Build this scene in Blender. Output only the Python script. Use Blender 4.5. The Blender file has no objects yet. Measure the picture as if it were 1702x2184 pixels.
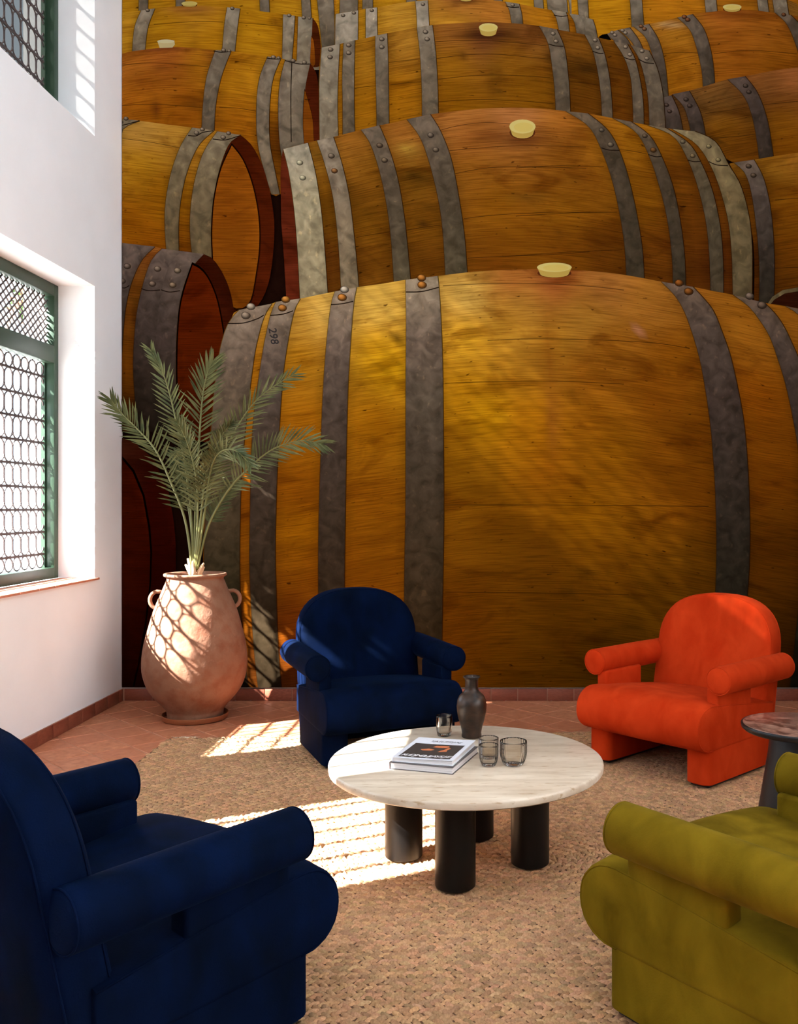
import bpy, bmesh, math, random
import numpy as np
from mathutils import Vector, Matrix
R = random.Random(7)
NR = np.random.default_rng(7)
SC = bpy.context.scene
COL = SC.collection

# ------------------------------------------------------------------ camera
FPX, CX, CY, CAMH = 1946.0, 1035.0, 1078.0, 1.32      # focal length and principal point in photo pixels (1702 x 2184)
cam = bpy.data.cameras.new('camera')
cam.sensor_fit = 'VERTICAL'
cam.sensor_height = 36.0
cam.lens = FPX / 2184 * 36.0
cam.shift_x = (851 - CX) / 2184
cam.shift_y = (CY - 1092) / 2184
cam.clip_start = 0.05
camo = bpy.data.objects.new('camera', cam)
COL.objects.link(camo)
camo.location = (0, 0, CAMH)
camo.rotation_euler = (math.radians(90), 0, 0)
SC.camera = camo

# ------------------------------------------------------------------ sky, sun, exposure
SUN_DIR = Vector((1, 0.5, -0.895)).normalized()
world = bpy.data.worlds.new('sky')
SC.world = world
world.use_nodes = True
wn = world.node_tree.nodes
bg = wn['Background']
bg.inputs['Color'].default_value = (0.7, 0.85, 1.0, 1)
bg.inputs['Strength'].default_value = 4.2
sun = bpy.data.lights.new('sun', 'SUN')
sun.energy = 44.0
sun.color = (1.0, 1.0, 0.99)
sun.angle = math.radians(0.5)
suno = bpy.data.objects.new('sun', sun)
COL.objects.link(suno)
suno.location = (-6, -2, 8)
suno.rotation_euler = SUN_DIR.to_track_quat('-Z', 'Y').to_euler()
SC.view_settings.view_transform = 'Standard'
SC.view_settings.look = 'None'
SC.view_settings.gamma = 1.0
SC.view_settings.exposure = 0.58
SC.view_settings.use_curve_mapping = False
SC.cycles.max_bounces = 10
SC.cycles.diffuse_bounces = 6
SC.cycles.transparent_max_bounces = 12

# ------------------------------------------------------------------ constants of the room
XL, XR, YB, YF, ZC = -2.457, 2.25, 6.177, -5.0, 6.6
XO = XL - 0.45                      # outer face of the left wall
RUGZ = 0.0154

# ------------------------------------------------------------------ helpers
def srgb(r, g, b):
    f = lambda c: (c / 255 / 12.92) if c / 255 <= 0.04045 else ((c / 255 + 0.055) / 1.055) ** 2.4
    return (f(r), f(g), f(b), 1.0)

def mat(name, col=(0.5, 0.5, 0.5, 1), rough=0.6, **kw):
    m = bpy.data.materials.new(name)
    m.use_nodes = True
    b = m.node_tree.nodes['Principled BSDF']
    b.inputs['Base Color'].default_value = col
    b.inputs['Roughness'].default_value = rough
    for k, v in kw.items():
        b.inputs[k].default_value = v
    return m

def nd(m, t, **kw):
    n = m.node_tree.nodes.new(t)
    for k, v in kw.items():
        if k in n.inputs.keys():
            n.inputs[k].default_value = v
        else:
            setattr(n, k, v)
    return n

def lk(m, a, b):
    m.node_tree.links.new(a, b)

def bsdf(m):
    return m.node_tree.nodes['Principled BSDF']

def noise_ramp(m, c1, c2, scale=5.0, detail=6.0, lo=0.35, hi=0.65, coord='Object', stretch=(1, 1, 1), dist=0.0):
    """colour = ramp(noise); returns the colour socket and the noise node"""
    tc = nd(m, 'ShaderNodeTexCoord')
    mp = nd(m, 'ShaderNodeMapping')
    mp.inputs['Scale'].default_value = stretch
    lk(m, tc.outputs[coord], mp.inputs['Vector'])
    n = nd(m, 'ShaderNodeTexNoise')
    n.inputs['Scale'].default_value = scale
    n.inputs['Detail'].default_value = detail
    n.inputs['Distortion'].default_value = dist
    lk(m, mp.outputs[0], n.inputs['Vector'])
    r = nd(m, 'ShaderNodeValToRGB')
    r.color_ramp.elements[0].position = lo
    r.color_ramp.elements[0].color = c1
    r.color_ramp.elements[1].position = hi
    r.color_ramp.elements[1].color = c2
    lk(m, n.outputs['Fac'], r.inputs['Fac'])
    return r.outputs['Color'], n, mp

def add_bump(m, scale, strength, dist=0.002, coord='Object', stretch=(1, 1, 1), detail=4):
    tc = nd(m, 'ShaderNodeTexCoord')
    mp = nd(m, 'ShaderNodeMapping')
    mp.inputs['Scale'].default_value = stretch
    lk(m, tc.outputs[coord], mp.inputs['Vector'])
    n = nd(m, 'ShaderNodeTexNoise')
    n.inputs['Scale'].default_value = scale
    n.inputs['Detail'].default_value = detail
    lk(m, mp.outputs[0], n.inputs['Vector'])
    b = nd(m, 'ShaderNodeBump')
    b.inputs['Strength'].default_value = strength
    b.inputs['Distance'].default_value = dist
    lk(m, n.outputs['Fac'], b.inputs['Height'])
    lk(m, b.outputs['Normal'], bsdf(m).inputs['Normal'])

def mixmul(m, a, b):
    x = nd(m, 'ShaderNodeMix', data_type='RGBA', blend_type='MULTIPLY')
    x.inputs[0].default_value = 1.0
    lk(m, a, x.inputs[6])
    lk(m, b, x.inputs[7])
    return x.outputs[2]

def mesh(name, verts, faces, material=None, smooth=None):
    me = bpy.data.meshes.new(name)
    me.from_pydata([tuple(v) for v in verts], [], [tuple(f) for f in faces])
    me.update()
    if material:
        me.materials.append(material)
    if smooth is not None:
        me.shade_smooth()
        if smooth < 180:
            me.set_sharp_from_angle(angle=math.radians(smooth))
    return me

def obj(name, me, parent=None, loc=None, rotz=None):
    o = bpy.data.objects.new(name, me)
    COL.objects.link(o)
    if parent is not None:
        o.parent = parent
    if loc is not None:
        o.location = loc
    if rotz is not None:
        o.rotation_euler = (0, 0, rotz)
    return o

def tag(o, label=None, cat=None, group=None, kind=None):
    if label: o['label'] = label
    if cat: o['category'] = cat
    if group: o['group'] = group
    if kind: o['kind'] = kind
    return o

def empty(name, loc, rotz=0.0):
    o = obj(name, None, None, loc, rotz)
    o.empty_display_size = 0.1
    return o

class MB:
    def __init__(s):
        s.v = []; s.f = []
    def add(s, v, f):
        n = len(s.v)
        s.v += [tuple(a) for a in v]
        s.f += [tuple(i + n for i in q) for q in f]
    def box(s, x0, x1, y0, y1, z0, z1):
        s.add([(x, y, z) for x in (x0, x1) for y in (y0, y1) for z in (z0, z1)],
              [(0, 1, 3, 2), (4, 6, 7, 5), (0, 4, 5, 1), (2, 3, 7, 6), (0, 2, 6, 4), (1, 5, 7, 3)])
    def tube(s, pts, r, n=6, closed=False, cap=True, up=None):
        pts = [Vector(p) for p in pts]
        m = len(pts)
        rs = r if isinstance(r, (list, tuple)) else [r] * m
        base = len(s.v)
        u = None
        for i, p in enumerate(pts):
            if closed:
                d = pts[(i + 1) % m] - pts[i - 1]
            else:
                d = pts[min(i + 1, m - 1)] - pts[max(i - 1, 0)]
            d.normalize()
            if u is None:
                a = Vector(up) if up else (Vector((0, 0, 1)) if abs(d.z) < 0.9 else Vector((1, 0, 0)))
                u = (a - d * a.dot(d)).normalized()
            else:
                u = (u - d * u.dot(d))
                u = u.normalized() if u.length > 1e-6 else d.orthogonal().normalized()
            w = d.cross(u)
            for k in range(n):
                t = 2 * math.pi * (k + 0.5) / n
                s.v.append(tuple(p + (u * math.cos(t) + w * math.sin(t)) * rs[i]))
        for i in range(m if closed else m - 1):
            j = (i + 1) % m
            for k in range(n):
                l = (k + 1) % n
                s.f.append((base + i * n + k, base + i * n + l, base + j * n + l, base + j * n + k))
        if cap and not closed:
            s.f.append(tuple(base + k for k in reversed(range(n))))
            s.f.append(tuple(base + (m - 1) * n + k for k in range(n)))
    def lathe(s, prof, n=48, c=(0, 0), mod=None):
        """prof: list of (r, z) from bottom to top; open ends at r=0 close to a point"""
        base = len(s.v)
        for (r, z) in prof:
            for k in range(n):
                t = 2 * math.pi * k / n
                rr = r * (mod(t, z) if mod else 1)
                s.v.append((c[0] + rr * math.cos(t), c[1] + rr * math.sin(t), z))
        for i in range(len(prof) - 1):
            for k in range(n):
                l = (k + 1) % n
                s.f.append((base + i * n + k, base + i * n + l, base + (i + 1) * n + l, base + (i + 1) * n + k))
        return base
    def cap(s, base, n, flip=False):
        q = tuple(range(base, base + n))
        s.f.append(tuple(reversed(q)) if flip else q)
    def build(s, name, material=None, parent=None, smooth=None, loc=None, rotz=None):
        return obj(name, mesh(name, s.v, s.f, material, smooth), parent, loc, rotz)

def box_obj(name, b, material, parent=None, bevel=0.0):
    m = MB(); m.box(*b)
    me = mesh(name, m.v, m.f, material)
    if bevel:
        bm = bmesh.new(); bm.from_mesh(me)
        bmesh.ops.bevel(bm, geom=list(bm.edges), offset=bevel, segments=2, affect='EDGES', profile=0.5)
        bm.to_mesh(me); bm.free()
        me.shade_smooth(); me.set_sharp_from_angle(angle=math.radians(40))
    return obj(name, me, parent)

def text_mesh(body, size, shear=0.0, bold=0.0):
    cu = bpy.data.curves.new('lettering', 'FONT')
    cu.body = body; cu.size = size; cu.shear = shear; cu.offset = bold
    cu.align_x = 'CENTER'; cu.align_y = 'CENTER'; cu.fill_mode = 'FRONT'; cu.resolution_u = 3
    t = bpy.data.objects.new('lettering', cu); COL.objects.link(t)
    bpy.context.view_layer.update()
    me = bpy.data.meshes.new_from_object(t.evaluated_get(bpy.context.evaluated_depsgraph_get()))
    bpy.data.objects.remove(t); bpy.data.curves.remove(cu)
    return me

def on_floor(px, py, z=0.0):
    s = (py - CY) / (CAMH - z)
    return Vector(((px - CX) / s, FPX / s, z))

# ------------------------------------------------------------------ materials
def plaster(name, c):
    m = mat(name, c, 0.9)
    col, n, mp = noise_ramp(m, tuple(x * 0.95 for x in c[:3]) + (1,), c, 2.5, 5, 0.3, 0.7)
    lk(m, col, bsdf(m).inputs['Base Color'])
    add_bump(m, 30, 0.12, 0.004)
    return m
M_WALL = plaster('white_plaster', (0.9, 0.91, 0.92, 1))
M_CEIL = plaster('ceiling_paint', (0.82, 0.81, 0.79, 1))
M_GROUT = mat('pale_grout', srgb(172, 130, 106), 0.95)
M_GROUND = mat('outside_paving', (0.6, 0.57, 0.52, 1), 0.95)

def terracotta(name, c1, c2, c3, rough=0.55):
    m = mat(name, c1, rough)
    col, n, mp = noise_ramp(m, c1, c2, 7, 8, 0.3, 0.7, 'Generated', dist=0.6)
    oi = nd(m, 'ShaderNodeObjectInfo')
    add = nd(m, 'ShaderNodeVectorMath', operation='SCALE')
    add.inputs['Scale'].default_value = 37.0
    cmb = nd(m, 'ShaderNodeCombineXYZ')
    lk(m, oi.outputs['Random'], cmb.inputs[0]); lk(m, oi.outputs['Random'], cmb.inputs[1])
    lk(m, cmb.outputs[0], add.inputs[0]); lk(m, add.outputs[0], mp.inputs['Location'])
    mx = nd(m, 'ShaderNodeMix', data_type='RGBA')
    mr = nd(m, 'ShaderNodeMapRange')
    mr.inputs['To Max'].default_value = 0.7
    lk(m, oi.outputs['Random'], mr.inputs['Value'])
    lk(m, mr.outputs[0], mx.inputs[0])
    lk(m, col, mx.inputs[6]); mx.inputs[7].default_value = c3
    lk(m, mx.outputs[2], bsdf(m).inputs['Base Color'])
    add_bump(m, 18, 0.25, 0.004)
    return m
M_TILE = terracotta('terracotta_tile', srgb(164, 98, 64), srgb(202, 136, 100), srgb(178, 108, 76))
M_BASE = terracotta('baseboard_tile', srgb(120, 58, 38), srgb(150, 84, 60), srgb(128, 64, 44), 0.5)
M_SILL = terracotta('sill_brick', srgb(176, 104, 76), srgb(206, 140, 112), srgb(190, 120, 92), 0.7)

M_GREEN = mat('green_painted_wood', srgb(38, 62, 42), 0.45)
add_bump(M_GREEN, 40, 0.15, 0.002)
M_IRON = mat('weathered_iron', srgb(84, 72, 70), 0.7, Metallic=0.3)
add_bump(M_IRON, 300, 0.3, 0.001)
M_DIMGLASS = bpy.data.materials.new('sun_dimming_glass')  # even tint of the added panes, dims sun through the upper windows
M_DIMGLASS.use_nodes = True
_n = M_DIMGLASS.node_tree.nodes
_n.remove(_n['Principled BSDF'])
_t = _n.new('ShaderNodeBsdfTransparent'); _t.inputs[0].default_value = (0.23, 0.226, 0.218, 1)
M_DIMGLASS.node_tree.links.new(_t.outputs[0], _n['Material Output'].inputs[0])

def velvet(name, c_dark, c_mid, sheen, sheen_w=0.35):
    m = mat(name, c_mid, 0.85)
    b = bsdf(m)
    b.inputs['Specular IOR Level'].default_value = 0.03
    b.inputs['Sheen Weight'].default_value = sheen_w
    b.inputs['Sheen Roughness'].default_value = 0.4
    b.inputs['Sheen Tint'].default_value = sheen
    col, n, mp = noise_ramp(m, c_dark, c_mid, 9, 7, 0.3, 0.68, 'Object', (1, 1, 0.6), 0.4)
    lk(m, col, b.inputs['Base Color'])
    add_bump(m, 260, 0.25, 0.002)
    return m
M_BLUE = velvet('blue_velvet', srgb(2, 8, 22), srgb(3, 15, 42), srgb(70, 120, 190), 0.03)
M_ORANGE = velvet('orange_velvet', srgb(168, 42, 11), srgb(192, 59, 22), srgb(255, 150, 90), 0.05)
M_OLIVE = velvet('olive_velvet', srgb(84, 66, 7), srgb(118, 95, 18), srgb(220, 205, 110), 0.06)
M_BLACKFOOT = mat('black_plastic', (0.01, 0.01, 0.01, 1), 0.5)

M_TRAV = mat('travertine', srgb(214, 192, 164), 0.28)
_c, _n2, _ = noise_ramp(M_TRAV, srgb(190, 170, 146), srgb(220, 206, 186), 3.0, 9, 0.3, 0.66, 'Object', (1.2, 7, 5), 0.5)
_c2, _, _ = noise_ramp(M_TRAV, srgb(214, 196, 172), (1, 1, 1, 1), 28, 6, 0.28, 0.42, 'Object', (0.6, 2.5, 2.5), 0.2)
lk(M_TRAV, mixmul(M_TRAV, _c, _c2), bsdf(M_TRAV).inputs['Base Color'])
M_BLACKWOOD = mat('black_stained_wood', srgb(30, 27, 26), 0.42)
bsdf(M_BLACKWOOD).inputs['Specular IOR Level'].default_value = 0.3
_c, _, _ = noise_ramp(M_BLACKWOOD, srgb(6, 5, 4), srgb(12, 10, 9), 30, 5, 0.35, 0.7, 'Object', (1, 1, 0.08))
lk(M_BLACKWOOD, _c, bsdf(M_BLACKWOOD).inputs['Base Color'])
M_BLACKMETAL = mat('black_metal', srgb(16, 18, 21), 0.42, Metallic=0.2)
M_REDMARBLE = mat('brown_marble', srgb(140, 90, 74), 0.3)
_c, _, _ = noise_ramp(M_REDMARBLE, srgb(78, 46, 36), srgb(160, 120, 102), 26, 8, 0.38, 0.72, 'Object', (1, 1, 1), 0.8)
lk(M_REDMARBLE, _c, bsdf(M_REDMARBLE).inputs['Base Color'])
M_VASE = mat('bronze_glaze', srgb(58, 44, 36), 0.36)
bsdf(M_VASE).inputs['Specular IOR Level'].default_value = 0.3
_c, _, _ = noise_ramp(M_VASE, srgb(22, 12, 6), srgb(60, 38, 22), 22, 7, 0.35, 0.72, 'Object', (1, 1, 1.6), 0.6)
lk(M_VASE, _c, bsdf(M_VASE).inputs['Base Color'])
add_bump(M_VASE, 40, 0.2, 0.003)

M_GLASS = bpy.data.materials.new('thin_glass')
M_GLASS.use_nodes = True
_n = M_GLASS.node_tree.nodes; _n.remove(_n['Principled BSDF'])
_lw = _n.new('ShaderNodeLayerWeight'); _lw.inputs['Blend'].default_value = 0.22
_rp = _n.new('ShaderNodeValToRGB'); _rp.color_ramp.elements[0].color = (0.93, 0.91, 0.88, 1); _rp.color_ramp.elements[1].color = (0.78, 0.75, 0.7, 1); _rp.color_ramp.elements[0].position = 0.15
_tr = _n.new('ShaderNodeBsdfTransparent'); _gl = _n.new('ShaderNodeBsdfGlossy'); _gl.inputs['Roughness'].default_value = 0.04
_fr = _n.new('ShaderNodeFresnel'); _fr.inputs['IOR'].default_value = 1.32
_mx = _n.new('ShaderNodeMixShader')
for _a, _b in ((_lw.outputs['Facing'], _rp.inputs['Fac']), (_rp.outputs[0], _tr.inputs[0]), (_fr.outputs[0], _mx.inputs[0]), (_tr.outputs[0], _mx.inputs[1]), (_gl.outputs[0], _mx.inputs[2]), (_mx.outputs[0], _n['Material Output'].inputs[0])):
    M_GLASS.node_tree.links.new(_a, _b)

M_POT = mat('aged_terracotta', srgb(204, 150, 116), 0.85)
_c, _, _ = noise_ramp(M_POT, srgb(116, 74, 50), srgb(140, 100, 76), 4, 9, 0.25, 0.75, 'Object', (1, 1, 1), 0.7)
_c2, _, _ = noise_ramp(M_POT, srgb(238, 205, 180), (1, 1, 1, 1), 14, 8, 0.3, 0.55)
lk(M_POT, mixmul(M_POT, _c, _c2), bsdf(M_POT).inputs['Base Color'])
add_bump(M_POT, 22, 0.5, 0.012, detail=8)
M_SAUCER = mat('brown_terracotta', srgb(150, 88, 52), 0.6)
M_SOIL = mat('dry_soil', srgb(96, 66, 46), 1.0)
add_bump(M_SOIL, 60, 1.0, 0.02)
M_LEAF = mat('palm_leaf', srgb(98, 112, 66), 0.65)
bsdf(M_LEAF).inputs['Specular IOR Level'].default_value = 0.25
_c, _, _ = noise_ramp(M_LEAF, srgb(52, 62, 32), srgb(104, 104, 62), 10, 3, 0.3, 0.7)
lk(M_LEAF, _c, bsdf(M_LEAF).inputs['Base Color'])
bsdf(M_LEAF).inputs['Transmission Weight'].default_value = 0.0
M_RACHIS = mat('palm_stalk', srgb(104, 104, 54), 0.5)
M_STUB = mat('dry_leaf_base', srgb(196, 160, 122), 0.9)
add_bump(M_STUB, 60, 0.8, 0.01, stretch=(1, 1, 0.15))

# ------------------------------------------------------------------ room shell
def struct(o):
    o['kind'] = 'structure'
    return o

# floor slab (grout) with tiles
mb = MB(); mb.box(XL - 0.45, XR + 0.2, YF - 0.2, YB + 0.2, -0.2, -0.004)
floor = struct(mb.build('floor', M_GROUT))
TS = 0.2157
RUG = [(-1.785, 1.6), (1.66, 1.6), (1.66, 5.36), (-1.785, 5.15)]      # corners, counter-clockwise

def in_rug(x, y, m=0.0):
    yb = 5.15 + (x + 1.785) * 0.061
    return RUG[0][0] + m < x < RUG[1][0] - m and RUG[0][1] + m < y < yb - m

def clip_poly(poly, x0, x1, y0, y1):
    def cut(p, f, ip):
        out = []
        for i in range(len(p)):
            a, b = p[i - 1], p[i]
            if f(b):
                if not f(a): out.append(ip(a, b))
                out.append(b)
            elif f(a): out.append(ip(a, b))
        return out
    def lin(k, v):
        def g(a, b):
            t = (v - a[k]) / (b[k] - a[k])
            return (a[0] + t * (b[0] - a[0]), a[1] + t * (b[1] - a[1]))
        return g
    for f, ip in ((lambda q: q[0] >= x0, lin(0, x0)), (lambda q: q[0] <= x1, lin(0, x1)),
                  (lambda q: q[1] >= y0, lin(1, y0)), (lambda q: q[1] <= y1, lin(1, y1))):
        if len(poly) >= 3: poly = cut(poly, f, ip)
    return poly

def tile_geo(poly, z1=0.0, ch=0.003):
    c = (sum(p[0] for p in poly) / len(poly), sum(p[1] for p in poly) / len(poly))
    n = len(poly)
    v = [(p[0], p[1], -0.012) for p in poly] + [(p[0], p[1], z1 - ch) for p in poly]
    top = []
    for p in poly:
        d = Vector((c[0] - p[0], c[1] - p[1]))
        d = d.normalized() * min(ch * 1.4, d.length * 0.4) if d.length > 1e-6 else d
        top.append((p[0] + d.x, p[1] + d.y, z1))
    v += top
    f = [tuple(range(2 * n, 3 * n))]
    for i in range(n):
        j = (i + 1) % n
        f += [(i, j, n + j, n + i), (n + i, n + j, 2 * n + j, 2 * n + i)]
    return v, f

h = (TS - 0.008) / 2 * math.sqrt(2)
full = [(h, 0), (0, h), (-h, 0), (0, -h)]
tile_me = mesh('floor_tile', *tile_geo(full), M_TILE)
rest = MB()
dg = TS / math.sqrt(2)
cand = []
for i in range(-60, 60):
    for j in range(-60, 60):
        x = 0.345 + (i - j) * dg; y = 5.92 + (i + j) * dg
        if x < XL - h or x > XR + h or y < YF - h or y > YB + h: continue
        poly = clip_poly([(x + a, y + b) for a, b in full], XL + 0.002, XR - 0.002, YF + 0.002, YB - 0.002)
        if len(poly) < 3: continue
        ar = abs(sum(poly[k - 1][0] * poly[k][1] - poly[k][0] * poly[k - 1][1] for k in range(len(poly)))) / 2
        if ar < 0.0006: continue
        vis = y > 2.3 and x < 2.2 and not all(in_rug(a, b, 0.02) for a, b in poly)
        px = CX + FPX * x / max(y, 0.1)
        if vis and -40 < px < 1760 and len(cand) < 296:
            cand.append(1)
            if ar > TS * TS * 0.88:
                obj('floor_tile', tile_me, floor, (x, y, R.uniform(-0.0012, 0.0)))
            else:
                v, f = tile_geo([(a - x, b - y) for a, b in poly])
                obj('floor_tile', mesh('floor_tile', v, f, M_TILE), floor, (x, y, 0))
        else:
            rest.add(*tile_geo(poly))
o = rest.build('floor_tiles_beyond', M_TILE, floor); o['kind'] = 'stuff'

def wall_box(name, *b, m=M_WALL):
    mb = MB(); mb.box(*b)
    return struct(mb.build(name, m))
wall_box('wall_back', XL - 0.45, XR + 0.2, YB, YB + 0.2, -0.2, ZC)
RW = (-1.0, 4.6, 4.5, 6.2)          # unseen window band added in the right wall for neutral fill light
mb = MB()
mb.box(XR, XR + 0.2, YF, YB, -0.2, RW[2]); mb.box(XR, XR + 0.2, YF, YB, RW[3], ZC)
mb.box(XR, XR + 0.2, YF, RW[0], RW[2], RW[3]); mb.box(XR, XR + 0.2, RW[1], YB, RW[2], RW[3])
struct(mb.build('wall_right', M_WALL))
wall_box('wall_front', XL - 0.45, XR + 0.2, YF - 0.2, YF, -0.2, ZC)
wall_box('ceiling', XL - 0.45, XR + 0.2, YF - 0.2, YB + 0.2, ZC, ZC + 0.2, m=M_CEIL)

M_ADDEDPANEL = mat('added_dark_panelling', srgb(58, 36, 24), 0.5)  # unseen panelling, added to cut bounce light from right and front
struct(box_obj('added_panel_right', (XR - 0.03, XR - 0.0005, YF + 0.031, YB - 0.03, 0.001, 1.25), M_ADDEDPANEL))
struct(box_obj('added_panel_front', (XL + 0.001, XR - 0.001, YF + 0.0005, YF + 0.03, 0.001, 1.25), M_ADDEDPANEL))
# left wall with window openings (y0, y1, z0, z1)
W1 = (4.03, 5.74); W2 = (1.94, 3.15); W3 = (-4.7, 0.6)  # W3 is an unseen opening added for more sky light
OPEN = [(a, b, z0, z1) for (a, b) in (W1, W2) for (z0, z1) in ((0.85, 2.70), (4.12 if a == W2[0] else 3.643, 5.45))] + [(W3[0], W3[1], 4.2, 6.4)]
ys = sorted({YF, YB} | {a for o_ in OPEN for a in o_[:2]}); zs = sorted({-0.2, ZC} | {a for o_ in OPEN for a in o_[2:]})
mb = MB()
def hole(y, z):
    return any(a < y < b and c < z < d for a, b, c, d in OPEN)
for yi in range(len(ys) - 1):
    for zi in range(len(zs) - 1):
        y0, y1, z0, z1 = ys[yi], ys[yi + 1], zs[zi], zs[zi + 1]
        if hole((y0 + y1) / 2, (z0 + z1) / 2): continue
        mb.add([(XL, y0, z0), (XL, y1, z0), (XL, y1, z1), (XL, y0, z1)], [(0, 1, 2, 3)])
        mb.add([(XO, y0, z0), (XO, y1, z0), (XO, y1, z1), (XO, y0, z1)], [(3, 2, 1, 0)])
for a, b, c, d in OPEN:
    q = [(a, c), (b, c), (b, d), (a, d)]
    for k in range(4):
        (p0, r0), (p1, r1) = q[k], q[(k + 1) % 4]
        mb.add([(XL, p0, r0), (XL, p1, r1), (XO, p1, r1), (XO, p0, r0)], [(0, 1, 2, 3)])
for y_ in (YF, YB):
    mb.add([(XL, y_, -0.2), (XO, y_, -0.2), (XO, y_, ZC), (XL, y_, ZC)], [(0, 1, 2, 3)])
for z_ in (-0.2, ZC):
    mb.add([(XL, YF, z_), (XO, YF, z_), (XO, YB, z_), (XL, YB, z_)], [(0, 1, 2, 3)])
bm = bmesh.new(); me = mesh('wall_left', mb.v, mb.f, M_WALL); bm.from_mesh(me)
bmesh.ops.remove_doubles(bm, verts=bm.verts, dist=1e-4); bmesh.ops.recalc_face_normals(bm, faces=bm.faces)
bm.to_mesh(me); bm.free()
struct(obj('wall_left', me))
wall_box('outside_ground', XO - 14, XO - 0.01, -14, 20, -0.4, -0.15, m=M_GROUND)

# baseboards made of single tiles
def bb_tiles(parent, along, n0, n1, fixed, sign):
    p = n0; k = 0
    while p < n1 - 0.02:
        L = min(R.choice((0.19, 0.18, 0.2, 0.185)), n1 - p)
        a, b = p + 0.0025, p + L - 0.0025
        t = R.uniform(0.012, 0.0145); hh = 0.0825 - R.uniform(0, 0.002)
        if along == 'x': bx = (a, b, fixed - t, fixed - 0.002, 0.001, hh)
        else: bx = (fixed + 0.002, fixed + t, a, b, 0.001, hh)
        box_obj('baseboard_tile', bx, M_BASE, parent, 0.0015)
        p += L
bbk = box_obj('baseboard_back', (XL + 0.001, XR - 0.032, YB - 0.008, YB - 0.0005, 0.0005, 0.081), M_GROUT); struct(bbk)
bb_tiles(bbk, 'x', XL + 0.016, XR - 0.034, YB, -1)
bbl = box_obj('baseboard_left', (XL + 0.0005, XL + 0.008, 2.0, YB - 0.009, 0.0005, 0.081), M_GROUT); struct(bbl)
bb_tiles(bbl, 'y', 2.0, YB - 0.016, XL, 1)

# window sill of the near window
sill = box_obj('trim_1', (XL - 0.227, XL + 0.002, W1[0] + 0.001, W1[1] - 0.001, 0.8505, 0.858), M_GROUT); struct(sill)
p = W1[0] - 0.03
while p < W1[1] + 0.03:
    q = min(p + R.uniform(0.17, 0.21), W1[1] + 0.03)
    a0, b0 = max(p, W1[0] + 0.002), min(q, W1[1] - 0.002)
    box_obj('sill_tile', (XL - 0.225, XL + 0.0, a0 + 0.0015, b0 - 0.0015, 0.8515, 0.8645), M_SILL, sill, 0.001)
    box_obj('sill_nosing', (XL + 0.0005, XL + 0.02, p + 0.0015, q - 0.0015, 0.8515, 0.8645), M_SILL, sill, 0.002)
    p = q

# ------------------------------------------------------------------ windows: green frame, iron scroll grille, lattice
def grille(win, x, y0, y1, z0, z1, detail=True):
    rows = max(2, round((z1 - z0 - 0.09) / 0.138)); rh = (z1 - z0 - 0.09) / (rows - 1) if rows > 1 else 0.138
    zs = [z0] + [z0 + 0.085 + (z1 - z0 - 0.17) * k / (rows - 1) for k in range(rows)] + [z1]
    cells = round((y1 - y0) / 0.094); cw = (y1 - y0) / cells
    for z in zs[1:-1]:
        box_obj('grille_bar', (x - 0.004, x + 0.006, y0 - 0.004, y1 + 0.004, z - 0.0065, z + 0.0065), M_IRON, win)
    mb = MB()
    for k in range(len(zs) - 1):
        a, b = zs[k], zs[k + 1]
        for c in range(cells):
            ya, yb = y0 + c * cw, y0 + (c + 1) * cw; ym = (ya + yb) / 2
            if k == 0 or k == len(zs) - 2:
                cz, rz, ry = (a + b) / 2, (b - a) / 2 - 0.002, cw / 2 - 0.003
                mb.tube([(x, ym + ry * math.cos(t), cz + rz * math.sin(t)) for t in [2 * math.pi * i / 12 for i in range(12)]], 0.005, 4, closed=True, up=(1, 0, 0))
                continue
            e = 0.042
            for (zb, sg) in ((a, 1), (b, -1)):
                mb.tube([(x, ya + 0.003, zb + sg * e), (x, ya + cw * 0.1, zb + sg * e * 0.55), (x, ya + cw * 0.3, zb + sg * 0.008), (x, ym, zb + sg * 0.004),
                         (x, yb - cw * 0.3, zb + sg * 0.008), (x, yb - cw * 0.1, zb + sg * e * 0.55), (x, yb - 0.003, zb + sg * e)], 0.0046, 4, up=(1, 0, 0))
                if detail:
                    mb.tube([(x, ya, zb + sg * e * 0.8), (x + 0.004, ya - 0.008, zb + sg * e * 0.55), (x + 0.006, ya - 0.011, zb + sg * e * 0.8)], 0.0024, 3)
            if c: mb.tube([(x, ya, a + e - 0.004), (x, ya, b - e + 0.004)], 0.006, 5, up=(1, 0, 0))
    o = mb.build('grille_scrolls', M_IRON, win); o['kind'] = 'stuff'

def lattice(win, x, y0, y1, z0, z1, single=True):
    sp, sl = 0.062, 0.8          # spacing along y, slope
    allb = MB()
    H = z1 - z0
    for sg in (1, -1):
        k = -int(H / sl / sp) - 2
        while True:
            yst = y0 + k * sp; k += 1
            if yst > y1 + H / sl: break
            # line: y = yst + sg*(z-z0)/sl
            pts = []
            za, zb = z0, z1
            ya = yst if sg > 0 else yst
            f = lambda z: yst + sg * (z - z0) / sl
            lo, hi = z0, z1
            # clip to y range
            if sg > 0:
                lo = max(lo, z0 + (y0 - yst) * sl); hi = min(hi, z0 + (y1 - yst) * sl)
            else:
                lo = max(lo, z0 + (yst - y1) * sl); hi = min(hi, z0 + (yst - y0) * sl)
            if hi - lo < 0.012: continue
            mb = MB() if single else allb
            mb.tube([(x + sg * 0.003, f(lo), lo), (x + sg * 0.003, f(hi), hi)], 0.0052, 4, up=(1, 0, 0))
            if single: mb.build('lattice_strip', M_IRON, win)
    if not single:
        o = allb.build('lattice_strips', M_IRON, win); o['kind'] = 'stuff'

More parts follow.
